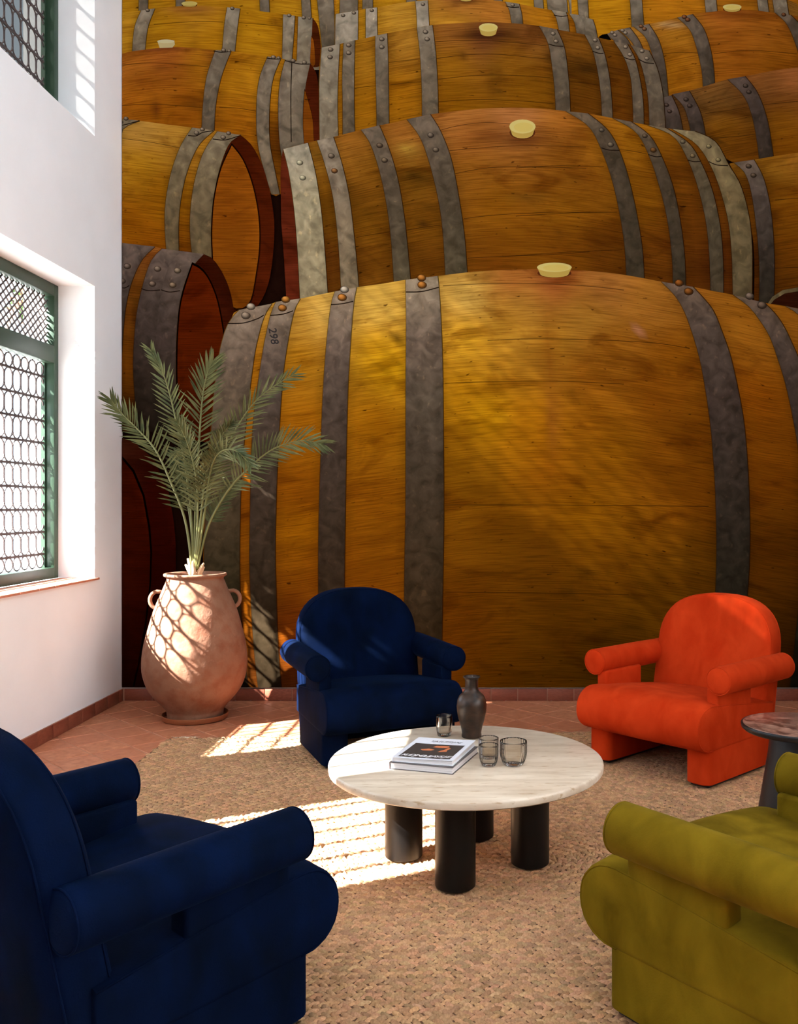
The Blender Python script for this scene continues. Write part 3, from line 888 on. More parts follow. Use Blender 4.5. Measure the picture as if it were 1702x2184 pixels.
Eb = barrel([z4((600, 50), (560, 300), (560, 800), (600, 1300)), z4((700, 52), (640, 300), (630, 800), (650, 1300)), z4((905, 74), (830, 150), (770, 280), (735, 430), (715, 650), (705, 900), (715, 1150)), z4((948, 86), (882, 160), (830, 320), (795, 500), (780, 750), (790, 950), (812, 1150)),
             z4((1062, 100), (990, 180), (945, 330), (920, 500), (908, 700), (912, 900), (925, 1150)), [(436, 543), (407, 576), (389, 625), (380.5, 675), (376, 760), (378, 850), (388, 930)]],
            [(1, 0), (3, 0), (4, 0)], [(262, 525, (206, 140, 80)), (330, 535, (176, 104, 40)), (300, 620, (128, 72, 14)), (280, 760, (128, 70, 12)), (290, 900, (70, 34, 6))],
            [[(134, 120, 122), (104, 92, 94), (86, 74, 76), (66, 56, 54), (40, 32, 30)]], spots=[(300, 700, 12, 50, 0.5, (58, 34, 8)), (290, 640, 10, 18, 0.4, (70, 40, 10))],
            rivets=[(*z4((742, 184))[0], 6.5, (110, 92, 80)), (*z4((712, 270))[0], 6.5, (110, 92, 80)), (*z4((918, 199))[0], 6.5, (116, 98, 84)), (*z4((888, 286))[0], 6.5, (110, 90, 78)), (*z4((1034, 209))[0], 6.5, (124, 106, 88)), (*z4((1006, 293))[0], 6.5, (120, 98, 78))],
            clasps=[z4((700, 310), (730, 314), (757, 300)), z4((826, 318), (870, 330), (936, 326)), z4((942, 325), (990, 338), (1052, 330))], NT=24)
head(Eb, [(436, 543), (458, 556), (484, 600), (498, 650), (506, 720), (510, 800), (505, 930), (392, 930), (380, 850), (378, 760), (382, 675), (391, 625), (409, 576)],
     [(412, 566), (432, 578), (450, 605), (466, 650), (478, 720), (484, 800), (480, 930), (394, 930), (382, 850), (380, 760), (384, 675), (393, 625)], (58, 18, 6), (84, 26, 3), (10, 2, 0))
Gh = Ink(); g_ = [(250, 930), (262, 934), (290, 945), (330, 980), (361, 1049), (372, 1112), (377, 1165), (376, 1220), (365, 1330), (336, 1430), (318, 1468), (250, 1468)]
Gh.add(np.array(g_, float), [tuple(range(len(g_)))], np.array([lin3((84, 40, 26)) if y < 950 else lin3((60, 12, 4)) if y < 1150 else lin3((42, 6, 2)) for x, y in g_]))
Go = Gh.build('printed_barrel', M_PWOOD, mural)
gi = np.array([(250, 976), (262, 980), (284, 1006), (306, 1059), (318, 1126), (322, 1179), (320, 1245), (311, 1325), (295, 1418), (284, 1468), (250, 1468)], float)
k_ = Ink(); k_.add(gi + np.array([4, -3]), [tuple(range(len(gi)))], lin3((6, 1, 0))); k_.build('printed_gap', M_PFLAT, Go)
k_ = Ink(); k_.add(gi, [tuple(range(len(gi)))], np.array([lin3((80, 24, 4)) if y < 1100 else lin3((60, 14, 2)) if y < 1300 else lin3((44, 10, 3)) for x, y in gi])); k_.build('printed_head', M_PWOOD, Go)

# right column
R1 = barrel([z3((545, 212), (600, 258), (640, 300), (700, 420)), z3((612, 187), (668, 240), (700, 300), (760, 440)), z3((622, 185), (682, 240), (722, 300), (780, 450)), z3((684, 172), (735, 240), (768, 310), (830, 470)), z3((708, 166), (780, 230), (820, 330), (855, 450), (884, 590)), z3((800, 152), (860, 250), (895, 380), (910, 500), (918, 600)), z3((890, 132), (970, 240), (1010, 360), (1030, 470), (1036, 560)),
             z3((972, 112), (1050, 190), (1095, 320), (1120, 440), (1128, 540)), z3((1062, 92), (1130, 180), (1170, 300), (1190, 420), (1196, 530)), z3((1250, 70), (1310, 180), (1340, 320), (1350, 480)), z3((1400, 66), (1440, 180), (1470, 320), (1480, 470)),
             z3((1562, 84), (1630, 150), (1680, 260), (1710, 360), (1724, 450)), z3((1655, 98), (1720, 170), (1770, 280), (1800, 380), (1810, 450)), z3((1800, 120), (1880, 220), (1920, 330), (1930, 450)), z3((2000, 170), (2100, 280), (2140, 360), (2150, 450)), z3((2200, 220), (2290, 320), (2310, 380), (2320, 450)), z3((2420, 300), (2440, 360), (2450, 400), (2450, 450))],
            [(0, 0), (2, 0), (4, 0), (7, 0), (11, 0), (14, 0)], [(1340, 60, (186, 124, 44)), (1440, 60, (190, 122, 34)), (1540, 40, (178, 100, 34)), (1420, 150, (180, 110, 20)), (1560, 120, (168, 94, 24)), (1640, 60, (170, 98, 30)), (1660, 120, (160, 92, 20)), (1350, 170, (150, 92, 24)), (1900, 120, (150, 86, 20))], [STEEL_DK],
            spots=[(1560, 30, 60, 14, 0.5, (132, 62, 24)), (1430, 55, 26, 6, 0.35, (220, 190, 150))], seams=[z3((870, 330), (1000, 322), (1095, 326)), z3((1190, 330), (1400, 310), (1690, 330))],
            rivets=[(*z3((578, 200))[0], 4, RV), (*z3((595, 215))[0], 4, RV), (*z3((640, 187))[0], 4, RV), (*z3((658, 202))[0], 4, RV), (*z3((752, 162))[0], 4.5, (110, 70, 44)), (*z3((772, 178))[0], 4.5, (110, 70, 44)), (*z3((1012, 105))[0], 5, (110, 66, 40)), (*z3((1032, 122))[0], 5, (104, 60, 36)), (*z3((1610, 92))[0], 4.5, (104, 60, 36))], bung=(1560.5, 17, 20, 6, 6), NT=18)
ink = Ink(); ink.add(np.array(z3((495, 232), (520, 214), (550, 210), (575, 248), (530, 240))), [(0, 1, 2, 3, 4)], lin3((10, 6, 4))); ink.build('printed_gap', M_PFLAT, R1)
R2 = barrel([z3((888, 592), (898, 700), (905, 860)), z3((936, 580), (980, 680), (1006, 800), (1015, 880)), z3((942, 574), (1010, 650), (1045, 760), (1062, 880)), z3((1042, 553), (1100, 660), (1130, 760), (1150, 900)), z3((1160, 518), (1240, 640), (1280, 780), (1300, 980)), z3((1275, 484), (1370, 580), (1420, 700), (1450, 850), (1470, 1010)), z3((1378, 466), (1450, 560), (1505, 700), (1535, 850), (1556, 1010)),
             z3((1560, 430), (1640, 560), (1690, 740), (1710, 1010)), z3((1740, 408), (1820, 560), (1870, 740), (1890, 1010)), z3((1840, 400), (1920, 560), (1970, 740), (1990, 1010)), z3((2150, 420), (2250, 560), (2300, 740), (2310, 1010)), z3((2420, 480), (2440, 600), (2450, 800), (2450, 1010))],
            [(0, 0), (2, 0), (5, 0), (8, 0)], [(1500, 195, (142, 92, 44)), (1600, 165, (166, 100, 48)), (1690, 155, (186, 112, 60)), (1500, 225, (92, 62, 30)), (1560, 210, (100, 68, 34)), (1640, 200, (122, 72, 34)), (1540, 270, (144, 88, 12)), (1530, 320, (112, 64, 12)), (1660, 260, (148, 90, 16)), (1670, 310, (140, 80, 10)), (1430, 220, (84, 50, 24)), (1900, 250, (140, 84, 16))], [STEEL_XD],
            spots=[(1532, 303, 7, 4, 0.8, (30, 18, 8))], seams=[z3((1140, 690), (1280, 670), (1395, 650)), z3((1480, 640), (1600, 625), (1900, 600)), z3((1150, 840), (1300, 830), (1445, 815))],
            rivets=[(*z3((905, 636))[0], 4.5, (70, 52, 44)), (*z3((923, 674))[0], 4.5, (70, 52, 44)), (*z3((1022, 602))[0], 5, (66, 50, 44)), (*z3((1044, 640))[0], 5, (66, 50, 44)), (*z3((1380, 520))[0], 5, (72, 56, 48)), (*z3((1400, 557))[0], 5, (72, 56, 48))], NT=20)
R3 = barrel([z3((1285, 992), (1360, 1150), (1420, 1400), (1435, 1600), (1432, 1850)), z3((1312, 985), (1380, 1050), (1420, 1180), (1450, 1400), (1465, 1600), (1464, 1850)), z3((1432, 968), (1490, 1080), (1530, 1250), (1550, 1450), (1555, 1650), (1550, 1850)), z3((1560, 946), (1640, 1100), (1680, 1300), (1700, 1600), (1700, 1850)), z3((1740, 920), (1820, 1100), (1870, 1300), (1890, 1600), (1890, 1850)), z3((1900, 905), (1980, 1100), (2020, 1300), (2040, 1600), (2040, 1850)), z3((2000, 900), (2080, 1100), (2120, 1300), (2140, 1600), (2140, 1850)), z3((2420, 900), (2440, 1100), (2450, 1300), (2450, 1600), (2450, 1850))],
            [(1, 0), (5, 0)], [(1640, 345, (184, 126, 40)), (1700, 335, (190, 126, 44)), (1630, 420, (140, 84, 16)), (1690, 430, (150, 88, 14)), (1690, 520, (128, 72, 12)), (1660, 600, (100, 54, 10)), (1595, 420, (72, 34, 10)), (1600, 560, (62, 26, 6)), (1850, 450, (140, 84, 14))],
            [[(140, 126, 124), (112, 100, 102), (92, 82, 82), (76, 68, 66), (60, 54, 50)]], spots=[(1640, 390, 20, 14, 0.35, (104, 60, 10)), (1658, 420, 5, 4, 0.6, (50, 26, 8))], seams=[z3((1560, 1210), (1702, 1200), (1900, 1190)), z3((1560, 1620), (1702, 1615), (1900, 1610))],
            rivets=[(*z3((1398, 1003))[0], 5.5, (84, 66, 52)), (*z3((1427, 1058))[0], 5.5, (84, 66, 52))], NT=22)
ink = Ink(); ink.add(np.array([(1634, 652), (1646, 634), (1668, 620), (1700, 614), (1740, 612), (1800, 630), (1800, 680), (1634, 680)], float), [tuple(range(8))], lin3((122, 104, 74)))
R4 = ink.build('printed_barrel', M_PMETAL, mural)
ink = Ink(); ink.add(np.array([(1637, 656), (1650, 640), (1672, 627), (1702, 622), (1740, 622), (1790, 640), (1790, 680), (1637, 680)], float), [tuple(range(8))], lin3((58, 24, 12))); ink.build('printed_head', M_PWOOD, R4)

# middle column, from the top
barrel([z2((300, 95), (300, 180), (300, 260)), z2((306, 85), (304, 160), (303, 260)), z2((430, 65), (429, 150), (428, 250)), z2((473, 55), (473, 130), (473, 240)), z2((535, 48), (536, 130), (538, 230)), z2((640, 28), (650, 110), (655, 220)), z2((750, 13), (757, 90), (762, 200)), z2((818, 8), (823, 90), (827, 190)), z2((930, 2), (935, 90), (940, 180)), z2((1060, 0), (1065, 90), (1070, 180)), z2((1160, 6), (1170, 90), (1180, 180)),
        z2((1250, 16), (1275, 70), (1292, 180)), z2((1326, 28), (1342, 90), (1352, 200)), z2((1420, 48), (1450, 110), (1470, 210)), z2((1508, 62), (1535, 110), (1556, 210)), z2((1588, 74), (1600, 120), (1610, 220)), z3((320, 88), (352, 140), (370, 235)), z3((380, 98), (410, 150), (426, 240)), z3((462, 125), (480, 180), (492, 245))],
       [(1, 0), (3, 0), (6, 0), (11, 1), (14, 1), (16, 1), (17, 1)], [(770, 50, (206, 142, 30)), (860, 30, (206, 146, 50)), (980, 10, (196, 120, 60)), (970, 45, (206, 142, 36)), (1060, 25, (190, 116, 44)), (1150, 45, (192, 120, 24)), (1220, 60, (186, 116, 24))], [[(206, 196, 194), (190, 180, 176)], STEEL_MD],
       spots=[(990, 4, 30, 6, 0.7, (80, 36, 20))], rivets=[(*z2((345, 90))[0], 4, RV), (*z2((405, 76))[0], 4, RV), (*z2((505, 62))[0], 4, RV), (*z2((790, 28))[0], 4, RV), (*z2((1290, 32))[0], 4, RV)], bung=(994, -2, 15, 5, 4),
       clasps=[z2((1255, 40), (1290, 48), (1328, 46)), z2((1520, 90), (1560, 98), (1600, 94))], NT=12)
barrel([z2((222, 280), (212, 450), (212, 620), (214, 800)), z2((228, 272), (216, 450), (215, 620), (217, 800)), z2((328, 252), (318, 450), (315, 620), (320, 790)), z2((350, 246), (343, 420), (345, 600), (345, 780)), z2((412, 231), (408, 420), (408, 600), (412, 770)), z2((470, 220), (470, 400), (474, 580), (476, 750)), z2((527, 206), (527, 360), (532, 530), (535, 730)), z2((592, 193), (598, 360), (600, 530), (602, 720)), z2((680, 176), (690, 340), (697, 500), (700, 700)),
        z2((758, 160), (775, 300), (785, 480), (788, 680)), z2((844, 147), (862, 300), (873, 480), (877, 670)), z2((1000, 135), (1015, 300), (1025, 480), (1030, 650)), z2((1150, 130), (1165, 300), (1180, 480), (1185, 640)), z2((1300, 137), (1325, 300), (1345, 480), (1350, 640)),
        z3((140, 163), (195, 270), (220, 420), (235, 560), (240, 690)), z3((246, 184), (290, 290), (310, 420), (322, 560), (328, 700)), z3((330, 200), (385, 320), (410, 450), (420, 580), (424, 720)), z3((415, 215), (465, 320), (495, 450), (512, 580), (520, 740)), z3((497, 237), (535, 340), (560, 460), (575, 590), (583, 750)), z3((590, 256), (650, 350), (690, 470), (702, 600), (708, 770)), z3((670, 272), (715, 360), (745, 480), (765, 620), (770, 780)),
        z3((692, 278), (745, 370), (780, 500), (800, 640), (803, 790)), z3((800, 312), (850, 420), (880, 550), (893, 680), (899, 800))],
       [(1, 0), (3, 1), (6, 1), (9, 1), (14, 2), (17, 2), (19, 2), (21, 2)], [(730, 120, (180, 118, 26)), (770, 110, (190, 128, 34)), (860, 90, (196, 134, 46)), (850, 200, (172, 106, 14)), (780, 230, (166, 104, 16)), (960, 70, (160, 96, 40)), (1041, 85, (112, 60, 40)), (1130, 65, (140, 84, 40)), (960, 140, (164, 104, 18)), (970, 220, (150, 92, 12)), (1080, 120, (148, 92, 16)), (1120, 190, (146, 90, 14)), (1140, 220, (140, 84, 14)), (1235, 100, (132, 80, 24)), (1250, 160, (104, 62, 14)), (1240, 220, (104, 58, 12)), (1330, 160, (120, 68, 14)), (1335, 230, (110, 60, 12)), (1370, 160, (104, 58, 14))],
       [[(190, 180, 176), (178, 168, 160), (160, 148, 138)], STEEL_MD, [(140, 126, 118), (124, 112, 104), (112, 98, 88)]],
       spots=[(1041, 76, 60, 9, 0.75, (58, 26, 20)), (985, 122, 10, 6, 0.7, (40, 22, 10)), (1055, 165, 16, 40, 0.35, (90, 58, 14)), (1170, 126, 12, 12, 0.7, (46, 26, 10)), (1250, 148, 34, 12, 0.6, (52, 30, 12)), (1062, 196, 12, 4, 0.5, (60, 36, 12)), (1320, 155, 18, 10, 0.5, (60, 30, 10)), (1230, 128, 20, 6, 0.4, (60, 34, 12)), (1125, 170, 10, 8, 0.4, (90, 56, 14))],
       seams=[z2((600, 355), (680, 345), (778, 335)), z2((860, 335), (1000, 315), (1180, 308), (1330, 320), (1490, 335)), z2((870, 450), (1050, 430), (1250, 425), (1500, 440)), z2((410, 500), (470, 490), (530, 485)), z2((870, 575), (1100, 562), (1350, 570), (1520, 585)), z2((860, 240), (1000, 232), (1200, 236), (1480, 262)), z3((300, 372), (380, 385), (480, 395)), z3((310, 500), (400, 505), (500, 520)), z2((610, 480), (690, 470), (785, 462))],
       rivets=[(*z2((275, 280))[0], 5, RV), (*z2((272, 322))[0], 5, RV), (*z2((376, 256))[0], 5, RV), (*z2((376, 299))[0], 5, RV), (*z2((560, 222))[0], 5, RV), (*z2((560, 266))[0], 5, RV), (*z2((804, 182))[0], 5, RV), (*z2((813, 222))[0], 5, RV), (*z3((222, 207))[0], 4.5, RV), (*z3((240, 253))[0], 4.5, RV), (*z3((475, 247))[0], 4.5, RV), (*z3((491, 292))[0], 4.5, RV), (*z3((658, 287))[0], 4.5, RV), (*z3((684, 333))[0], 4.5, RV), (*z3((757, 312))[0], 4.5, RV), (*z3((786, 356))[0], 4.5, RV)],
       clasps=[z3((196, 272), (240, 284), (286, 286)), z3((462, 316), (500, 328), (528, 328)), z3((652, 354), (690, 366), (716, 366)), z3((736, 362), (780, 384), (832, 390))], bung=(1041.5, 61, 20, 9, 12), NT=22)
D3 = barrel([z2((10, 850), (5, 1000), (15, 1300), (40, 1720)), z2((14, 838), (44, 960), (72, 1150), (92, 1380), (110, 1720)), z2((150, 803), (190, 960), (220, 1150), (240, 1350), (266, 1720)), z2((202, 790), (245, 920), (290, 1100), (315, 1300), (330, 1500), (340, 1720)), z2((292, 770), (340, 920), (380, 1100), (405, 1300), (425, 1500), (440, 1700)), z2((370, 750), (430, 880), (480, 1060), (512, 1260), (535, 1460), (545, 1690)), z2((447, 730), (500, 810), (550, 960), (590, 1150), (615, 1350), (636, 1680)), z2((548, 706), (600, 830), (650, 1000), (685, 1200), (705, 1380), (730, 1660)), z2((620, 692), (690, 830), (745, 1000), (785, 1200), (810, 1400), (825, 1650)),
              z2((702, 672), (775, 770), (830, 920), (880, 1130), (905, 1330), (922, 1640)), z2((832, 645), (890, 740), (950, 900), (995, 1130), (1025, 1350), (1043, 1620)), z2((960, 628), (1040, 760), (1100, 940), (1140, 1160), (1165, 1360), (1175, 1600)), z2((1120, 613), (1200, 760), (1260, 940), (1300, 1160), (1320, 1360), (1330, 1590)), z2((1290, 607), (1390, 760), (1450, 940), (1490, 1160), (1510, 1360), (1520, 1590)), z2((1450, 612), (1560, 760), (1620, 940), (1660, 1160), (1680, 1360), (1690, 1590)),
              z3((300, 676), (440, 770), (520, 920), (590, 1130), (640, 1380), (660, 1560), (668, 1760)), z3((432, 690), (560, 800), (640, 960), (700, 1170), (745, 1400), (765, 1560), (774, 1770)), z3((510, 704), (640, 800), (720, 950), (790, 1160), (830, 1370), (855, 1560), (862, 1780)), z3((582, 718), (720, 800), (800, 940), (870, 1150), (915, 1350), (940, 1560), (948, 1790)), z3((692, 740), (810, 830), (890, 980), (950, 1150), (990, 1350), (1015, 1560), (1022, 1800)),
              z3((792, 760), (950, 830), (1040, 980), (1100, 1150), (1145, 1350), (1165, 1560), (1172, 1810)), z3((902, 778), (1040, 870), (1115, 990), (1180, 1150), (1225, 1350), (1245, 1560), (1248, 1815)), z3((942, 784), (1080, 870), (1165, 990), (1230, 1150), (1280, 1350), (1300, 1560), (1306, 1820)), z3((1075, 798), (1200, 860), (1280, 1000), (1350, 1120), (1400, 1300), (1420, 1500), (1419, 1830))],
             [(1, 0), (3, 1), (6, 2), (9, 2), (15, 3), (18, 3), (20, 4), (22, 5)],
             [(665, 330, (150, 98, 30)), (700, 450, (104, 64, 12)), (690, 560, (92, 48, 12)), (760, 300, (176, 112, 40)), (800, 350, (140, 88, 22)), (790, 480, (112, 68, 12)), (800, 570, (104, 60, 12)), (860, 280, (180, 112, 44)), (890, 380, (122, 78, 18)), (900, 480, (110, 66, 12)), (910, 560, (102, 58, 12)), (980, 250, (186, 116, 54)), (1000, 300, (170, 100, 40)), (1000, 360, (146, 88, 22)), (1100, 240, (200, 126, 70)), (1060, 440, (150, 90, 16)), (1100, 520, (138, 80, 14)), (1080, 575, (118, 62, 12)), (1200, 260, (184, 110, 40)), (1200, 350, (146, 86, 22)), (1200, 450, (146, 88, 16)), (1200, 540, (126, 70, 12)), (1270, 300, (170, 104, 24)), (1300, 560, (104, 56, 10)), (1350, 300, (170, 106, 20)), (1380, 420, (140, 84, 14)), (1420, 560, (108, 58, 12)), (1460, 400, (122, 68, 14)), (1480, 480, (112, 60, 14)), (1520, 560, (92, 44, 12)), (1510, 400, (104, 56, 14))],
             [[(206, 200, 196), (192, 184, 168), (174, 164, 146), (160, 150, 132)], [(172, 160, 156), (150, 136, 124), (130, 118, 104)], [(146, 132, 126), (110, 98, 90), (100, 90, 80), (98, 90, 76)], [(132, 116, 106), (94, 82, 74), (88, 78, 70), (80, 70, 60)], [(146, 132, 116), (116, 104, 90), (108, 98, 86), (96, 84, 72)], [(170, 156, 132), (150, 134, 106), (136, 122, 98), (118, 106, 86)]],
             spots=[(1115, 300, 60, 18, 0.65, (84, 36, 14)), (1040, 290, 40, 14, 0.5, (110, 54, 20)), (890, 380, 26, 10, 0.75, (44, 26, 8)), (1130, 425, 46, 9, 0.4, (78, 58, 20)), (1240, 290, 30, 20, 0.4, (96, 44, 10)), (1235, 386, 10, 8, 0.5, (70, 38, 10)), (912, 442, 12, 5, 0.6, (50, 28, 8)), (870, 320, 20, 12, 0.5, (186, 150, 60)), (1285, 520, 14, 40, 0.4, (80, 40, 10)), (680, 330, 10, 14, 0.5, (70, 46, 12)), (700, 400, 16, 30, 0.3, (150, 92, 14)), (1440, 370, 26, 10, 0.45, (84, 40, 10)), (1190, 500, 14, 10, 0.4, (90, 50, 12)), (905, 480, 12, 5, 0.6, (56, 30, 10))],
             seams=[z2((970, 975), (1130, 945), (1330, 935), (1702, 945)), z2((1020, 1225), (1200, 1205), (1500, 1190), (1720, 1192)), z2((1040, 1445), (1250, 1435), (1500, 1425), (1720, 1410)), z2((910, 850), (1100, 832), (1350, 818), (1700, 826)), z3((0, 1018), (250, 1005), (530, 1010)), z3((0, 1308), (300, 1290), (610, 1284)), z3((0, 1545), (300, 1525), (640, 1510)), z3((610, 905), (720, 920), (790, 935)), z2((880, 735), (1000, 705), (1150, 690), (1300, 700)), z2((265, 1420), (290, 1410), (320, 1405)), z2((420, 1330), (520, 1312), (610, 1300)), z2((690, 1290), (800, 1272), (890, 1262))],
             rivets=[(*z2((103, 910))[0], 6, (170, 156, 130)), (*z2((119, 994))[0], 6, (170, 156, 130)), (*z2((279, 872))[0], 6, (110, 92, 78)), (*z2((296, 955))[0], 6, (128, 84, 48)), (*z2((548, 814))[0], 6, (96, 76, 60)), (*z2((575, 896))[0], 6, (104, 84, 66)), (*z2((832, 757))[0], 6, (104, 88, 76)), (*z2((861, 838))[0], 6, (100, 84, 70)), (*z3((514, 787))[0], 5, (90, 76, 66)), (*z3((567, 874))[0], 6, (100, 84, 70)), (*z3((774, 822))[0], 5, (86, 66, 50)), (*z3((824, 906))[0], 6, (96, 60, 30)), (*z3((1002, 857))[0], 5, (100, 84, 66)), (*z3((1061, 942))[0], 5, (110, 90, 66)), (*z3((1158, 885))[0], 5, (124, 106, 76)), (*z3((1215, 966))[0], 5, (124, 106, 76))],
             clasps=[z3((514, 897), (560, 910), (623, 912)), z3((796, 937), (840, 950), (876, 948)), z3((1033, 970), (1070, 980), (1110, 978)), z3((1160, 980), (1210, 1000), (1276, 1004))], bung=(1114, 272, 28, 15, 14), NT=26)
ink = Ink(); ink.add(np.array(z2((12, 842), (2, 900), (-2, 1000), (3, 1250), (18, 1450), (34, 1720), (106, 1720), (90, 1380), (70, 1150), (42, 960))), [tuple(range(10))], lin3((92, 34, 18))); ink.build('printed_rim', M_PWOOD, D3)

# the big barrel in front
FC = [[(500, 668), (478, 730), (462, 822), (448, 950), (438, 1100), (435, 1200), (440, 1320), (456, 1470)],
      [(512, 662), (488, 692), (471, 746), (460, 822), (450, 950), (440, 1100), (437, 1200), (442, 1320), (458, 1470)],
      [(580.6, 649), (565, 674), (552, 718.6), (542.5, 766), (527, 890), (517, 1000), (514, 1070), (512, 1188), (514, 1282), (521, 1376), (531, 1470)],
      [(590, 645), (579, 671), (568, 718.6), (560, 763), (545.7, 861), (539, 941), (536, 1036), (534, 1150), (534, 1211), (537.6, 1305), (543.5, 1388), (552, 1470)],
      [(641, 638), (628, 664.7), (615.5, 725), (606, 788), (601, 845), (595, 941), (590.5, 1050), (588, 1176), (590.5, 1282), (594, 1376), (601, 1470)],
      [(680, 630), (664, 700), (652, 790), (643, 900), (637, 1050), (634, 1180), (637, 1300), (645, 1470)],
      [(715.4, 623), (707.5, 650), (699.5, 712), (693, 788), (688, 877), (685, 972), (681, 1110), (680, 1235), (682, 1300), (692, 1470)],
      [(761, 614), (755, 646), (750, 703), (744, 798), (741, 877), (739, 972), (737, 1090), (735, 1258), (737, 1330), (744, 1470)],
      [(812, 607), (808, 700), (804, 850), (801, 1050), (799, 1250), (803, 1470)],
      [(866, 598), (866, 625), (867, 687), (866, 814), (866, 941), (865.5, 1100), (863, 1250), (863, 1470)],
      [(933.4, 590), (936, 615), (940.6, 687), (944, 782), (945.4, 909), (946.4, 1100), (944, 1260), (941, 1470)],
      [(1010, 581), (1018, 700), (1023, 850), (1025, 1100), (1020, 1470)], [(1095, 576.5), (1106, 700), (1112, 850), (1114, 1100), (1106, 1470)], [(1180, 576), (1196, 700), (1206, 850), (1208, 1100), (1196, 1470)], [(1265, 580), (1290, 700), (1305, 850), (1308, 1100), (1290, 1470)], [(1340, 589), (1378, 700), (1400, 850), (1408, 1100), (1390, 1470)],
      [(1409.7, 602), (1439, 632), (1459, 666), (1476, 713), (1491, 765), (1503.6, 832), (1513.5, 901), (1518.5, 955), (1525, 1060), (1527, 1180), (1524, 1280), (1517, 1380), (1508, 1470)],
      [(1476, 613), (1498.7, 637), (1521, 666), (1538, 708), (1555.6, 758), (1570, 820), (1583, 889), (1590, 955), (1596, 1060), (1597, 1180), (1591, 1280), (1582, 1380), (1570, 1470)],
      [(1520, 622), (1566, 680), (1600, 760), (1625, 860), (1642, 980), (1650, 1120), (1648, 1280), (1625, 1470)],
      [(1563, 630), (1595, 654), (1617, 681), (1640, 718), (1657, 765), (1674, 820), (1689, 889), (1702, 970), (1708, 1100), (1705, 1250), (1694, 1370), (1683, 1470)],
      [(1628, 647), (1652, 671), (1672, 701), (1687, 733), (1704, 773), (1730, 860), (1755, 960), (1770, 1100), (1765, 1250), (1752, 1380), (1738, 1470)],
      [(1674, 654), (1702, 672), (1735, 710), (1772, 790), (1806, 900), (1826, 1050), (1826, 1200), (1812, 1350), (1790, 1470)],
      [(1740, 668), (1786, 705), (1822, 790), (1850, 900), (1872, 1050), (1872, 1200), (1858, 1350), (1838, 1470)],
      [(1770, 680), (1830, 750), (1880, 880), (1905, 1050), (1905, 1200), (1890, 1350), (1870, 1470)]]
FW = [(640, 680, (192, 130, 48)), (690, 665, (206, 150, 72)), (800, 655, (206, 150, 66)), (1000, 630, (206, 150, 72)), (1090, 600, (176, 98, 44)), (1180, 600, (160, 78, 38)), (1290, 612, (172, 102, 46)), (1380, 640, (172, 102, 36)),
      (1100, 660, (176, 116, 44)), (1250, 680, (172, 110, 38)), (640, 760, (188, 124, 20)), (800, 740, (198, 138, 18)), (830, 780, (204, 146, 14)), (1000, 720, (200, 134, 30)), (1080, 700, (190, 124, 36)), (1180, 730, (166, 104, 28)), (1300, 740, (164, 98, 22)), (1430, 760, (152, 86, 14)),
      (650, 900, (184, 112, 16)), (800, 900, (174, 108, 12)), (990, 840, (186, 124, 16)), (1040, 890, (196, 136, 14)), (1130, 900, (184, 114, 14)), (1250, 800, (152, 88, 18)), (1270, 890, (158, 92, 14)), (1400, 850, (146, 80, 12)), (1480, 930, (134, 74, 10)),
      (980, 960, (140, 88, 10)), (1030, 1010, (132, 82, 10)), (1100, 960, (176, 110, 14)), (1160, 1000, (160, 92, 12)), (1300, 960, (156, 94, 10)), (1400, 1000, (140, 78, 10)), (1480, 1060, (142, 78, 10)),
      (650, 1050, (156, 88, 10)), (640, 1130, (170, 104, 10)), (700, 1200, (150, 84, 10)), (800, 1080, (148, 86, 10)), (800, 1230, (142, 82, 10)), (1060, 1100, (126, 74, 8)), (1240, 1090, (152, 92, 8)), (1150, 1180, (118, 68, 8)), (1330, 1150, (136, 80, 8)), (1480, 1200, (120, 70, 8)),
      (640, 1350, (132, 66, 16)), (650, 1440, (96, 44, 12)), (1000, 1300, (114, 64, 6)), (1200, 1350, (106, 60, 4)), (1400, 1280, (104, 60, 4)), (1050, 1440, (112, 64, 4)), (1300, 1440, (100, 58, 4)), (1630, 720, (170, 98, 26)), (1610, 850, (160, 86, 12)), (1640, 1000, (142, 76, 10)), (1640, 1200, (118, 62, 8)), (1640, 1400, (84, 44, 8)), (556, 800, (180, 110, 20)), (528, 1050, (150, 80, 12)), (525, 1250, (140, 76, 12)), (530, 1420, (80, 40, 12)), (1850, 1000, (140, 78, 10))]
FW = [(x, y, tuple(min(255, int(q * k)) for q, k in zip(c, (1.08, 1.16, 1.2)))) if y < 740 and x > 600 else (x, y, c) for x, y, c in FW]
